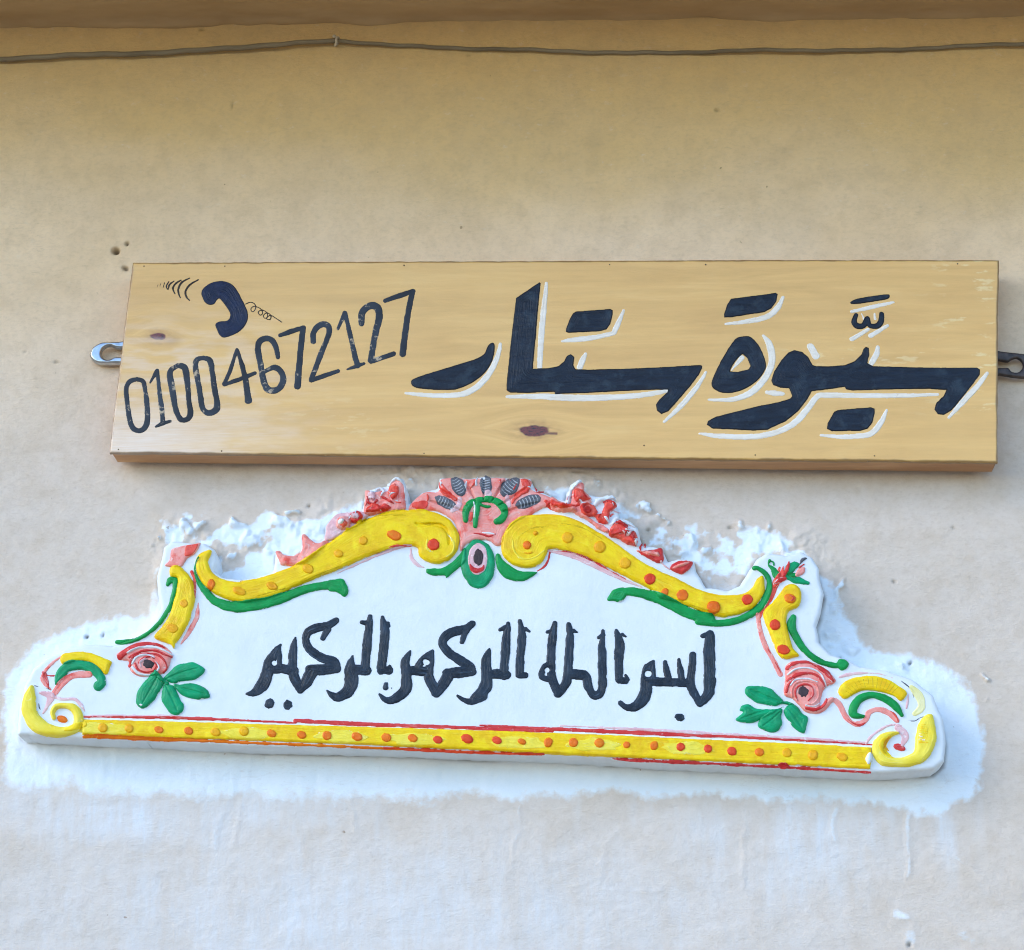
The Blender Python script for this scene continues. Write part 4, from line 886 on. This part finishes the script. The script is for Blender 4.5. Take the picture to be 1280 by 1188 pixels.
# -- the long scrolls
BAND = rnd(0.0062, 0.0055)
sL = PS().poly(T('E', [(1012, 512), (1042, 506), (1050, 525), (1034, 560), (1042, 600), (1080, 640), (1140, 660), (1200, 664)]) +
               T('F', [(0, 658), (80, 648), (200, 612), (300, 570), (400, 500), (500, 430), (600, 372), (700, 327), (800, 312), (900, 308), (980, 325), (1040, 360), (1075, 410), (1086, 460), (1070, 520), (1030, 560), (980, 576), (920, 562), (884, 530), (878, 497), (840, 487), (780, 497), (700, 517), (600, 555), (500, 602), (400, 640), (300, 680), (200, 725), (100, 757)]) +
               T('E', [(1200, 768), (1120, 752), (1050, 716), (1000, 670), (972, 610), (968, 565), (985, 530)]))
carve(PS().stroke(T('F', [(872, 380, 8), (900, 388, 14), (950, 384, 16), (1000, 395, 16), (1030, 430, 14), (1035, 480, 10)])), 0.003, 0.001)
band = part('scroll_band', sL, M_YEL, BAND)
sR = PS().poly(T('G', [(184, 500), (195, 430), (240, 370), (300, 340), (400, 330), (500, 340), (580, 370), (650, 410), (720, 450), (790, 500), (860, 550), (950, 600), (1060, 650), (1160, 700), (1260, 728)]) +
               T('H', [(200, 372), (240, 347), (258, 315), (280, 302), (290, 325), (285, 372), (260, 412), (210, 442), (150, 456)]) +
               T('G', [(1260, 837), (1200, 822), (1120, 790), (1040, 765), (970, 745), (945, 720), (900, 690), (800, 640), (700, 590), (600, 545), (500, 512), (430, 502), (412, 520), (395, 560), (350, 590), (300, 596), (240, 580), (200, 545)]))
bandR = part('scroll_band', sR, M_YEL, BAND)
# gap of bare white inside each volute, and the eye
def dots(lst, parent, mats, h=0.0018):
    for i, (win, cx, cy, r, m, *ry) in enumerate(lst):
        (px, py), = T(win, [(cx, cy)]); s = WIN[win][2]
        part('boss', PS().ell(px, py, r / s, (ry[0] if ry else r) / s, 20, wob=0.10, seed=int(cx)), mats[m], rnd(h, 0.003), parent, wob=0.0003)
def ring_groove(lst):
    for (win, cx, cy, r) in lst:
        (px, py), = T(win, [(cx, cy)]); q = r / WIN[win][2] * 1.35
        pts = [(px + q * math.cos(a), py + q * math.sin(a), 1.6) for a in np.linspace(0, 2 * math.pi, 14)]
        carve(PS().stroke(pts), 0.0012, 0.0006)
MD = {'y': M_YORG, 'o': M_ORG, 'r': M_RED, 'c': M_CRIM}
part('volute_gap', PS().stroke(T('1', [(200, 560, 10), (196, 620, 16), (225, 648, 14), (270, 650, 6)])), M_YEL2, thin(), band)
part('volute_gap', PS().stroke(T('1', [(330, 690, 10), (385, 650, 18), (390, 580, 14), (340, 510, 10)])), M_YEL2, thin(), band)
part('volute_gap', PS().stroke(T('1', [(820, 560, 8), (830, 640, 18), (890, 700, 20), (980, 690, 16), (1050, 640, 12)])), M_YEL2, thin(), bandR)
part('volute_gap', PS().stroke(T('1', [(905, 655, 8), (930, 662, 14), (960, 655, 10)])), M_YORG, thin(), bandR)
dots([('1', 246, 598, 44, 'r'), ('F', 765, 440, 38, 'o', 24), ('F', 612, 466, 22, 'y'), ('F', 490, 530, 24, 'y', 20), ('F', 340, 605, 29, 'y', 24), ('F', 162, 690, 30, 'y', 20), ('E', 1188, 716, 34, 'y', 20), ('E', 1048, 684, 20, 'o', 28)], band, MD)
dots([('1', 925, 602, 32, 'o'), ('G', 355, 430, 12, 'y'), ('G', 512, 452, 28, 'y'), ('G', 672, 498, 30, 'y'), ('G', 797, 578, 28, 'y'), ('G', 920, 655, 29, 'r'), ('G', 993, 722, 18, 'o', 24), ('G', 1080, 735, 29, 'o'), ('G', 1233, 797, 33, 'o'), ('H', 96, 425, 26, 'o', 24), ('H', 222, 396, 21, 'r')], bandR, MD)
for win, pts in (('F', [(300, 682, 4), (340, 655, 9), (420, 620, 9), (500, 590, 4)]), ('F', [(560, 395, 4), (640, 352, 8), (760, 338, 10), (860, 345, 4)]), ('F', [(890, 372, 4), (930, 384, 9), (985, 378, 8), (1015, 395, 4)]), ('G', [(280, 440, 4), (340, 405, 9), (400, 398, 8), (440, 390, 4)]), ('G', [(480, 380, 4), (560, 395, 9), (620, 420, 8), (700, 470, 4)]), ('F', [(60, 742, 4), (130, 728, 8), (230, 700, 4)]), ('G', [(1000, 735, 4), (1090, 770, 8), (1190, 805, 8), (1240, 812, 4)])):
    part('mould_shadow', PS().stroke(T(win, pts)), M_OLIVE, thin(0.0002), bandR if win == 'G' else band)  # shadow lines of the scrolls, laid on as colour
# lower shading of the long scrolls
line('F', [(480, 622, 6), (600, 568, 14), (700, 525, 14), (800, 492, 12), (850, 486, 8)], M_PALE)
line('F', [(720, 503, 6), (780, 490, 10), (848, 490, 4)], M_CORAL)
line('F', [(846, 500, 10), (850, 545, 20), (880, 580, 20), (912, 592, 8)], M_PALE)
line('G', [(420, 512, 14), (500, 524, 24), (600, 560, 30), (700, 610, 26), (800, 658, 18), (880, 690, 8)], M_PALE)
line('G', [(432, 510, 5), (520, 518, 7), (600, 545, 8), (700, 596, 8), (800, 650, 7)], M_CRIM)
line('G', [(425, 520, 12), (415, 560, 14), (395, 590, 12), (362, 610, 10)], M_CRIM)
# -- green leaf mouldings
def leafstroke(win, pts, mat=M_GRN, name='leaf_moulding', h=0.0035, parent=None): return part(name, PS().stroke(T(win, pts)), mat, rnd(h, 0.0045), parent)
g1 = PS().stroke(T('E', [(985, 548, 12), (966, 590, 14), (972, 640, 18), (1008, 700, 30), (1064, 758, 44), (1140, 785, 52), (1200, 790, 54)]) + T('F', [(40, 784, 56), (110, 774, 56), (200, 748, 52), (300, 708, 48), (380, 688, 44), (450, 680, 46), (500, 680, 46)]))
g1.poly(T('F', [(430, 662), (500, 648), (524, 668), (536, 712), (516, 740), (480, 716), (440, 708)]))
part('leaf_moulding', g1, M_GRN, rnd(0.003, 0.004))
g2 = PS().stroke(T('H', [(252, 272, 22), (270, 276, 18), (296, 300, 22), (306, 335, 24), (300, 370, 26), (275, 415, 28), (230, 450, 28), (170, 473, 28), (100, 480, 30), (40, 472, 30)]) + T('G', [(1220, 852, 54), (1120, 822, 56), (1040, 784, 54), (960, 746, 54), (880, 720, 50), (800, 712, 44), (755, 730, 40)]))
g2.poly(T('G', [(708, 750), (740, 702), (790, 690), (810, 720), (780, 762), (740, 760)]))
part('leaf_moulding', g2, M_GRN, rnd(0.003, 0.004))
part('leaf_moulding', PS().stroke(T('3', [(365, 325, 24), (380, 300, 40), (405, 300, 40)])).stroke(T('3', [(408, 305, 34), (402, 370, 30), (372, 460, 30), (320, 540, 30), (255, 600, 28), (180, 638, 28), (110, 652, 34), (72, 650, 24)])), M_GRN, rnd(0.003, 0.004))
part('leaf_moulding', PS().stroke(T('4', [(405, 455, 40), (390, 500, 58), (410, 560, 50), (460, 640, 46), (530, 705, 42), (600, 740, 38), (670, 755, 36)])).ell(*T('4', [(708, 748)])[0], 7.6, 7.4, 0, wob=0.15), M_GRN, rnd(0.003, 0.004))
part('leaf_moulding', PS().poly(T('1', [(190, 770), (200, 760), (290, 760), (380, 715), (440, 650), (475, 610), (480, 700), (445, 740), (390, 790), (335, 832), (325, 815), (240, 812), (195, 795)])), M_GRN, rnd(0.003, 0.004))
part('leaf_moulding', PS().poly(T('1', [(695, 660), (725, 655), (745, 690), (800, 740), (870, 778), (985, 785), (990, 800), (930, 840), (860, 855), (770, 835), (715, 780), (698, 730)])), M_GRN, rnd(0.003, 0.004))
ov = part('oval_medallion', PS().ell(*T('1', [(568, 730)])[0], 124 / 5.818, 178 / 5.818, 0, wob=0.02, seed=3), M_GRN2, rnd(0.004, 0.006))
p_ = part('medallion_field', PS().ell(*T('1', [(567, 700)])[0], 72 / 5.818, 118 / 5.818, 2, wob=0.05, seed=4), M_PALE, thin(0.001), ov)
part('medallion_red', PS().stroke(T('1', [(512, 740, 10), (530, 775, 36), (565, 785, 40), (600, 772, 30), (612, 745, 10)])), M_CRIM, thin(), ov)
part('medallion_eye', PS().ell(*T('1', [(570, 685)])[0], 34 / 5.818, 60 / 5.818, 0, wob=0.15, seed=5), M_BLACK, rnd(0.001, 0.002), ov)
part('medallion_red', PS().stroke(T('1', [(545, 600, 8), (560, 590, 12), (585, 588, 8)])), M_PALE, thin(), ov)
# -- short upright scrolls at the shoulders
b3 = part('scroll_band', PS().poly(T('3', [(375, 240), (395, 222), (430, 222), (470, 250), (505, 300), (520, 350), (520, 420), (495, 520), (460, 590), (415, 660), (400, 695), (375, 668), (325, 650), (285, 622), (330, 570), (375, 500), (400, 420), (418, 340), (420, 290), (380, 280)])), M_YEL, BAND)
dots([('3', 462, 440, 24, 'y'), ('3', 395, 580, 34, 'y', 26)], b3, MD, 0.001)
line('3', [(500, 250, 16), (520, 320, 16), (522, 400, 6)], M_CORAL); line('3', [(538, 430, 12), (530, 510, 28), (490, 590, 30), (440, 662, 14)], M_PINK)
b4 = part('scroll_band', PS().poly(T('4', [(330, 290), (370, 252), (410, 250), (445, 280), (455, 330), (440, 385), (400, 410), (372, 430), (362, 490), (380, 560), (400, 640), (440, 690), (400, 705), (330, 712), (280, 620), (255, 550), (225, 480), (215, 430), (250, 385), (290, 345)])), M_YEL, BAND)
dots([('4', 288, 510, 34, 'r'), ('4', 342, 662, 42, 'r', 30), ('4', 382, 348, 38, 'o', 30)], b4, MD)
line('4', [(380, 330, 6), (405, 345, 9), (390, 362, 6)], M_CRIM, 'brush_line')
line('4', [(185, 440, 30), (196, 520, 30), (225, 620, 34), (280, 720, 34), (325, 810, 34)], M_PINK); line('4', [(205, 540, 5), (232, 620, 8), (280, 710, 8), (325, 795, 8)], M_CRIM)

# -- bottom bar with its row of bosses
bar = PS().poly([(103, 899.5), (200, 901.5), (320, 905), (480, 909.5), (610, 913.5), (760, 919), (910, 925.8), (1000, 929.5), (1089, 934.5), (1090, 949), (1088, 962), (1000, 957.5), (860, 951), (700, 944), (600, 938.5), (450, 931.5), (320, 926.5), (200, 922.5), (103, 919)], False)
bb = part('bottom_bar', bar, M_YEL, rnd(0.004, 0.004), wob=0.0006)
for sx, m in ((130, M_YEL2), (430, M_YEL2), (650, M_YEL2), (860, M_YEL2), (520, M_YEL2), (740, M_YEL2), (310, M_YEL2)):
    y0 = 912 + (sx - 100) * 0.0335
    part('worn_patch', PS().ell(sx, y0 - 1, 34, 8, 2, wob=0.3, seed=sx), m, thin(0.0003), bb)
ring_groove([('P', x, y, 25) for x, y in ((650, 525), (795, 530), (945, 537), (1225, 540))] + [('Q', x, y, 24) for x, y in ((350, 717), (475, 722), (627, 728), (773, 730))])
dl = [('P', 518, 524, 24, 'y'), ('P', 650, 527, 22, 'y'), ('P', 798, 533, 24, 'o', 18), ('P', 945, 538, 24, 'o', 20), ('P', 1080, 545, 25, 'y', 22), ('P', 1222, 541, 25, 'y'),
      ('Q', 200, 711, 26, 'o', 20), ('Q', 350, 719, 24, 'o', 20), ('Q', 477, 723, 24, 'o'), ('Q', 627, 728, 30, 'o', 22), ('Q', 773, 732, 26, 'o', 22), ('Q', 905, 736, 25, 'o', 20), ('Q', 1030, 743, 25, 'r', 20), ('Q', 1177, 738, 32, 'r', 23),
      ('R', 125, 746, 26, 'r', 20), ('R', 250, 753, 22, 'o', 16), ('R', 382, 757, 22, 'o', 26), ('R', 507, 757, 24, 'o'), ('R', 637, 760, 25, 'o', 24), ('R', 773, 769, 18, 'o'), ('R', 910, 773, 20, 'o', 24), ('R', 1043, 779, 22, 'r'), ('R', 1180, 788, 22, 'r'),
      ('H', 165, 965, 19, 'r', 17), ('H', 268, 968, 18, 'o', 16), ('H', 372, 970, 18, 'y'), ('H', 470, 979, 20, 'y'), ('H', 580, 986, 22, 'y', 16)]
dots(dl, bb, MD, 0.0016)
line('0', [(104, 921, 3), (118, 920.5, 5), (150, 922, 5), (250, 926, 4), (320, 929, 4), (400, 932, 3.5), (500, 936, 3), (592, 940, 2)], M_ORG)
line('0', [(480, 935, 2), (540, 938, 4), (610, 941, 3.5), (680, 943, 2)], M_RED)
line('0', [(764, 948, 2.5), (800, 950.5, 4), (900, 955, 3.5), (1000, 960, 3.5), (1088, 965.5, 2.5)], M_CRIM)
part('red_drip', PS().ell(979, 957.4, 6.5, 3.6, 5, wob=0.2), M_CRIM, rnd(0.0015, 0.002))
part('plaster_lump', PS().ell(1086, 949, 5, 7, 10, wob=0.3, seed=2), M_GYP, rnd(0.003, 0.003))
# -- corner scrolls
part('corner_leaf', PS().poly(T('2', [(560, 330), (590, 280), (690, 260), (800, 262), (900, 290), (1030, 345), (1030, 390), (990, 475), (930, 440), (860, 370), (780, 348), (700, 352), (640, 372), (580, 380)])), M_YEL, rnd(0.004, 0.005))
leafstroke('2', [(520, 560, 24), (560, 470, 90), (640, 400, 100), (760, 385, 86), (860, 420, 90), (930, 490, 80), (940, 550, 90), (915, 575, 100)], M_GRN2, 'leaf_moulding')
line('2', [(510, 640, 60), (560, 570, 70), (640, 500, 70), (730, 470, 70), (830, 475, 60)], M_PINK)
line('2', [(560, 310, 20), (480, 370, 34), (410, 450, 34), (390, 510, 34), (420, 560, 40), (470, 610, 20)], M_PINK); line('2', [(395, 450, 30), (440, 478, 14), (500, 482, 14)], M_CRIM); line('2', [(410, 470, 50), (440, 540, 30), (450, 600, 12)], M_CRIM); line('2', [(320, 575, 8), (400, 590, 10), (470, 615, 12)], M_GREY)
line('2', [(370, 640, 20), (470, 670, 80), (440, 760, 40), (400, 830, 20)], M_PALE); line('2', [(480, 670, 40), (580, 700, 30), (690, 700, 36), (750, 750, 34), (785, 810, 16)], M_PALE)
cs = PS().stroke(T('2', [(292, 590, 40), (280, 680, 120), (270, 780, 140), (300, 880, 140), (380, 960, 140), (500, 1000, 110), (620, 1000, 90), (710, 960, 90), (730, 870, 90), (690, 790, 80), (600, 760, 60), (520, 775, 60), (490, 830, 50), (505, 880, 40)]))
cb = part('corner_scroll', cs, M_YEL2, rnd(0.006, 0.007))
part('corner_shade', PS().stroke(T('2', [(620, 990, 40), (720, 960, 70), (790, 940, 60)])), M_YEL, thin(), cb)
dots([('2', 578, 885, 52, 'o', 34)], cb, MD)
line('2', [(360, 740, 10), (365, 780, 14), (380, 800, 8)], M_GREY)
c5 = part('corner_leaf', PS().poly(T('5', [(100, 250), (150, 190), (230, 155), (330, 145), (430, 160), (520, 200), (600, 262), (590, 300), (555, 330), (500, 290), (400, 262), (300, 252), (220, 280), (155, 315), (110, 290)])), M_YEL, rnd(0.004, 0.005))
fl = PS()
for q in np.linspace(0.05, 0.95, 14):
    a = math.radians(200 + 130 * q); fl.stroke(T('5', [(355 + 225 * math.cos(a), 335 + 170 * math.sin(a), 9), (355 + 168 * math.cos(a), 335 + 100 * math.sin(a), 8)]))
part('flute', fl, M_OLIVE, thin(0.0002), c5, wob=0.0003)
leafstroke('5', [(285, 440, 30), (220, 430, 60), (215, 380, 66), (260, 315, 62), (350, 285, 50), (440, 310, 60), (520, 365, 60), (565, 430, 30)], M_GRN, 'leaf_moulding')
line('5', [(0, 380, 20), (60, 320, 40), (110, 350, 46), (150, 430, 44), (200, 485, 36), (260, 495, 46), (310, 460, 36), (330, 410, 44), (400, 390, 44), (480, 420, 50), (530, 470, 40)], M_PINK)
line('5', [(160, 450, 6), (210, 488, 14), (260, 505, 18), (300, 485, 10)], M_CRIM); line('5', [(480, 400, 10), (520, 430, 20), (545, 490, 10)], M_CORAL)
line('5', [(115, 155, 20), (180, 135, 34), (280, 125, 20), (400, 130, 12), (500, 160, 8)], M_PALE); line('5', [(560, 180, 6), (630, 240, 12), (655, 310, 8), (650, 350, 4)], M_GREY); line('5', [(600, 470, 6), (660, 472, 14), (700, 450, 10), (745, 440, 6)], M_GREY)
line('5', [(600, 380, 16), (610, 320, 20), (615, 280, 8)], M_PALE)
part('corner_shade', PS().stroke(T('5', [(640, 230, 40), (690, 290, 70), (710, 370, 60), (660, 420, 40)])), M_YEL3, thin())
c6 = part('corner_scroll', PS().stroke(T('5', [(765, 450, 60), (745, 520, 130), (740, 610, 150), (705, 720, 110), (620, 765, 80), (520, 775, 70), (430, 755, 90), (390, 690, 90), (410, 620, 80), (480, 570, 46), (540, 560, 20)])), M_YEL2, rnd(0.006, 0.007))
fl = PS()
for q in np.linspace(510, 640, 11): fl.stroke(T('5', [(685, q, 9), (752, q - 4, 8)]))
part('flute', fl, M_YEL, thin(0.0004), c6, wob=0.0004)
part('corner_shade', PS().stroke(T('5', [(480, 590, 20), (430, 640, 60), (440, 700, 50), (490, 740, 30)])), M_YEL, thin(), c6)
part('corner_shade', PS().stroke(T('5', [(470, 600, 16), (440, 650, 30), (470, 690, 10)])), M_YORG, thin(0.0003), c6)
dots([('5', 548, 665, 46, 'c', 26)], c6, MD)
line('5', [(305, 640, 14), (340, 590, 24), (420, 530, 22), (500, 500, 20), (560, 510, 20)], M_PALE); line('5', [(540, 520, 60), (590, 580, 60), (570, 650, 30)], M_PALE)

# -- roses with leaves
def rose(win, base, rings, eye, mats):
    r = part('rose', PS().poly(T(win, base)), mats[0], rnd(0.005, 0.012))
    for pts, m in rings: part('rose_petal', PS().stroke(T(win, pts)), m, rnd(0.0016, 0.002), r, wob=0.0007)
    part('rose_eye', PS().ell(*T(win, [eye[:2]])[0], eye[2] / WIN[win][2], eye[3] / WIN[win][2], 10, wob=0.2, seed=9), M_BLACK, thin(0.0006), r)
rose('3', [(70, 725), (120, 690), (200, 655), (290, 655), (360, 685), (395, 730), (385, 750), (370, 800), (330, 838), (270, 850), (200, 850), (150, 815), (140, 765), (100, 755)],
     [([(95, 738, 40), (150, 695, 40), (220, 672, 34), (300, 668, 22), (350, 690, 10)], M_CRIM), ([(150, 745, 14), (220, 710, 14), (300, 708, 16), (350, 730, 14), (388, 742, 8)], M_CRIM), ([(140, 720, 10), (200, 692, 12), (290, 686, 14), (350, 706, 12), (390, 728, 8)], M_GYP),
      ([(148, 790, 22), (165, 750, 14), (220, 728, 14), (300, 728, 12), (345, 760, 12), (362, 800, 12), (340, 830, 12)], M_CRIM), ([(165, 800, 12), (200, 835, 14), (260, 845, 14), (300, 838, 10)], M_GYP), ([(182, 780, 12), (200, 815, 12), (245, 830, 12), (290, 820, 10)], M_CRIM), ([(300, 770, 8), (318, 800, 12), (305, 826, 10)], M_GYP), ([(285, 765, 8), (302, 790, 12), (292, 815, 8)], M_CRIM),
      ([(165, 780, 10), (190, 745, 12), (240, 732, 12), (290, 745, 10)], M_GYP), ([(205, 775, 14), (225, 752, 14), (260, 742, 12), (290, 752, 10)], M_CRIM), ([(215, 800, 10), (212, 775, 12), (240, 755, 12)], M_PALE)],
     (258, 783, 34, 27), [M_PINK])
rose('4', [(355, 760), (390, 730), (470, 720), (540, 740), (610, 780), (665, 840), (650, 870), (600, 895), (575, 960), (570, 1010), (610, 960), (655, 950), (640, 985), (590, 1040), (540, 1055), (480, 1040), (440, 1000), (400, 960), (350, 935), (352, 850)],
     [([(365, 775, 26), (420, 740, 26), (490, 735, 20), (540, 760, 14)], M_CRIM), ([(365, 815, 8), (420, 780, 12), (500, 775, 12), (570, 810, 12), (610, 890, 10)], M_GYP), ([(365, 850, 18), (430, 815, 24), (500, 805, 20), (560, 830, 16), (600, 890, 12)], M_CRIM),
      ([(560, 765, 30), (610, 800, 40), (645, 850, 24)], M_CRIM), ([(360, 920, 16), (375, 870, 20), (410, 845, 14)], M_CRIM), ([(395, 950, 14), (395, 900, 16), (430, 860, 16), (500, 855, 16), (545, 880, 14), (560, 940, 14), (530, 990, 14), (480, 1000, 10)], M_PINK), ([(385, 880, 8), (420, 845, 10), (490, 840, 10), (550, 860, 8)], M_GYP),
      ([(430, 975, 8), (415, 930, 12), (430, 890, 14), (480, 875, 14), (520, 895, 12), (525, 940, 10), (495, 975, 10)], M_CRIM), ([(480, 1020, 20), (540, 1030, 24), (590, 1000, 20), (610, 960, 14)], M_CRIM), ([(480, 1005, 8), (530, 1010, 10), (570, 985, 8)], M_GYP)],
     (465, 920, 32, 36), [M_PINK])
LEAF = rnd(0.004, 0.006)
def leaves(win, lst, m):
    for base, vein in lst:
        carve(PS().stroke(T(win, vein)), 0.0012, 0.0006)
        part('rose_leaf', PS().poly(T(win, base)), m, LEAF)
leaves('P', [([(815, 275), (850, 240), (885, 208), (960, 192), (1015, 215), (1022, 240), (980, 278), (900, 290), (870, 300)], [(830, 280, 4), (900, 250, 8), (990, 225, 3)]),
             ([(770, 245), (790, 240), (818, 275), (815, 310), (790, 355), (750, 405), (710, 425), (682, 400), (684, 350), (715, 300)], [(790, 265, 4), (760, 320, 8), (715, 400, 3)]),
             ([(825, 300), (870, 312), (890, 350), (905, 385), (922, 405), (908, 448), (860, 455), (830, 420), (806, 380), (812, 330)], [(830, 310, 4), (860, 370, 8), (890, 440, 3)]),
             ([(865, 300), (900, 305), (950, 296), (1020, 315), (1050, 350), (1042, 374), (980, 378), (920, 362), (890, 342)], [(880, 315, 4), (950, 335, 8), (1030, 355, 3)])], M_GRN2)
leafstroke('P', [(780, 242, 14), (800, 270, 18), (835, 300, 22)], M_GRN2, 'rose_stem', 0.003)
leaves('4', [([(102, 910), (125, 882), (200, 880), (265, 895), (300, 930), (345, 975), (300, 1005), (250, 1000), (180, 985), (120, 945)], [(140, 905, 4), (220, 940, 9), (320, 980, 4)]),
             ([(48, 1090), (90, 1045), (70, 1030), (85, 1000), (130, 992), (180, 1020), (290, 1020), (350, 1005), (300, 1035), (180, 1100), (120, 1112)], [(80, 1085, 4), (180, 1050, 9), (320, 1015, 4)]),
             ([(182, 1130), (195, 1085), (240, 1055), (335, 1015), (330, 1070), (335, 1120), (300, 1165), (230, 1160)], [(215, 1130, 4), (270, 1090, 9), (325, 1040, 4)]),
             ([(345, 1030), (390, 985), (430, 1010), (460, 1050), (495, 1075), (485, 1140), (470, 1175), (420, 1150), (370, 1090)], [(370, 1020, 4), (420, 1080, 9), (460, 1150, 4)])], M_GRN2)
leafstroke('4', [(330, 985, 20), (365, 985, 24), (390, 990, 16)], M_GRN2, 'rose_stem', 0.003)
part('leaf_tip', PS().ell(*T('P', [(708, 408)])[0], 2.6, 2.0, 10, wob=0.3), M_GYP, thin(0.0006))

# -- the inscription, word by word
INK = lambda X, Z, d: 0.0011 * np.sqrt(np.clip(1 - (1 - np.clip(d / 0.003, 0, 1)) ** 2, 0, 1)) + 0.00035 * fbm(X * 120, Z * 60, 309, 3) * sstep(0, .002, d)
def word(strokes, holes=()):
    s = PS()
    for win, p in strokes: s.stroke(T(win, p))
    for win, cx, cy, r in holes: s.ell(*T(win, [(cx, cy)])[0], r / 4.0, r * .85 / 4.0, 0, hole=True)
    part('inscription_word', s, M_INK, INK, wob=0.0011, wf=120)
word([('Q', [(243, 265, 14), (212, 310, 46), (186, 355, 56), (175, 410, 62), (150, 470, 66), (110, 505, 40), (70, 511, 14)]), ('Q', [(238, 270, 14), (238, 330, 26), (238, 390, 34)]), ('Q', [(195, 385, 50), (250, 385, 52), (310, 395, 50)]),
      ('Q', [(318, 228, 14), (306, 290, 42), (302, 370, 46), (312, 430, 52), (342, 482, 50)]), ('Q', [(342, 492, 40), (372, 450, 60), (400, 400, 64)]), ('Q', [(385, 385, 46), (450, 390, 60), (520, 385, 50)]),
      ('Q', [(520, 145, 34), (480, 168, 44), (425, 180, 46), (382, 200, 46), (368, 240, 40), (386, 285, 46), (440, 325, 50), (505, 350, 50), (525, 380, 40)]), ('Q', [(478, 190, 40), (455, 232, 30)])], [('Q', 212, 356, 13)])
word([('Q', [(603, 322, 14), (592, 380, 56), (598, 430, 70), (585, 490, 66), (535, 526, 50), (500, 518, 34), (474, 494, 12)]), ('Q', [(590, 385, 50), (640, 392, 54), (675, 395, 48)]), ('Q', [(690, 124, 24), (682, 200, 46), (672, 300, 48), (664, 396, 50)]), ('Q', [(650, 152, 22), (680, 160, 30)]),
      ('Q', [(752, 128, 24), (764, 200, 50), (756, 300, 50), (745, 395, 46)]), ('Q', [(748, 392, 44), (785, 394, 42)]), ('Q', [(778, 160, 24), (786, 172, 12)]), ('Q', [(788, 372, 14), (795, 400, 20)])])
word([('Q', [(770, 462, 26), (768, 480, 34)]), ('Q', [(797, 480, 9), (798, 484, 8)])])
word([('Q', [(892, 296, 14), (868, 350, 48), (872, 430, 54), (868, 490, 60), (815, 535, 50), (770, 540, 34), (738, 514, 14)]), ('Q', [(870, 392, 48), (930, 396, 52), (985, 400, 50)]), ('Q', [(1000, 298, 20), (992, 350, 40), (985, 430, 50), (1020, 500, 56)]), ('Q', [(998, 300, 20), (950, 345, 40), (925, 385, 34)]),
      ('Q', [(1022, 510, 40), (1058, 460, 58), (1085, 410, 60)]), ('Q', [(1075, 405, 48), (1140, 405, 56), (1200, 402, 44)]), ('Q', [(1202, 160, 36), (1165, 186, 46), (1110, 200, 50), (1065, 225, 50), (1052, 262, 44), (1085, 306, 46), (1145, 345, 48), (1195, 375, 40), (1200, 400, 30)]), ('Q', [(1168, 196, 40), (1150, 252, 24)]),
      ('R', [(88, 286, 14), (72, 340, 50), (74, 420, 56), (66, 480, 66), (10, 538, 50)]), ('Q', [(1250, 518, 60), (1200, 548, 40), (1160, 542, 28), (1128, 520, 12)]), ('R', [(75, 412, 48), (130, 412, 54), (172, 415, 50)]), ('R', [(182, 158, 24), (172, 240, 46), (164, 340, 46), (160, 418, 50)]), ('R', [(140, 190, 18), (172, 175, 26)]),
      ('R', [(240, 146, 22), (250, 220, 44), (242, 320, 46), (236, 415, 44)]), ('R', [(238, 418, 40), (266, 418, 34)]), ('R', [(268, 186, 24), (286, 198, 12)])], [('Q', 972, 352, 16)])
word([('R', [(415, 156, 26), (402, 220, 44), (396, 320, 44), (398, 430, 48), (428, 498, 46)]), ('R', [(378, 200, 24), (405, 195, 30)]), ('R', [(400, 346, 20), (362, 380, 34), (348, 425, 34), (395, 440, 36)]), ('R', [(430, 510, 44), (470, 460, 46), (480, 400, 46)]),
      ('R', [(484, 164, 26), (490, 240, 44), (482, 340, 46), (480, 420, 48)]), ('R', [(508, 196, 22), (524, 202, 10)]), ('R', [(490, 412, 50), (540, 416, 54), (572, 425, 46), (580, 470, 46), (612, 520, 44), (648, 490, 46), (652, 400, 46)]), ('R', [(655, 196, 20), (650, 290, 42), (652, 400, 46)]), ('R', [(632, 230, 20), (656, 215, 24)]),
      ('R', [(722, 194, 22), (738, 260, 50), (734, 350, 48), (734, 438, 44)]), ('R', [(736, 442, 40), (768, 446, 40)]), ('R', [(752, 214, 22), (768, 224, 10)]), ('R', [(768, 420, 20), (782, 440, 20)])], [('R', 376, 392, 12)])
word([('R', [(907, 348, 18), (876, 385, 44), (870, 440, 56), (866, 510, 66), (830, 566, 54), (780, 580, 36), (742, 556, 26)]), ('R', [(906, 352, 18), (904, 400, 28), (904, 450, 34)]), ('R', [(880, 448, 46), (980, 452, 46), (1085, 455, 46)]), ('R', [(966, 352, 22), (974, 400, 34), (985, 445, 36)]), ('R', [(1034, 342, 22), (1042, 395, 36), (1050, 445, 38)]),
      ('R', [(1104, 315, 34), (1098, 390, 42), (1094, 470, 46), (1138, 556, 40)]), ('R', [(1142, 558, 40), (1180, 510, 56), (1192, 440, 60)]), ('R', [(1192, 212, 46), (1186, 300, 62), (1188, 400, 60), (1186, 500, 58)]), ('R', [(1152, 222, 22), (1180, 212, 30)])], [('R', 880, 412, 17)])
for win, cx, cy, rx, ry in (('R', 1040, 627, 26, 20), ('Q', 187, 559, 24, 26), ('Q', 278, 566, 23, 25)):
    part('inscription_dot', PS().ell(*T(win, [(cx, cy)])[0], rx / 4, ry / 4, 10, wob=0.25, seed=int(cx)), M_INK, INK)
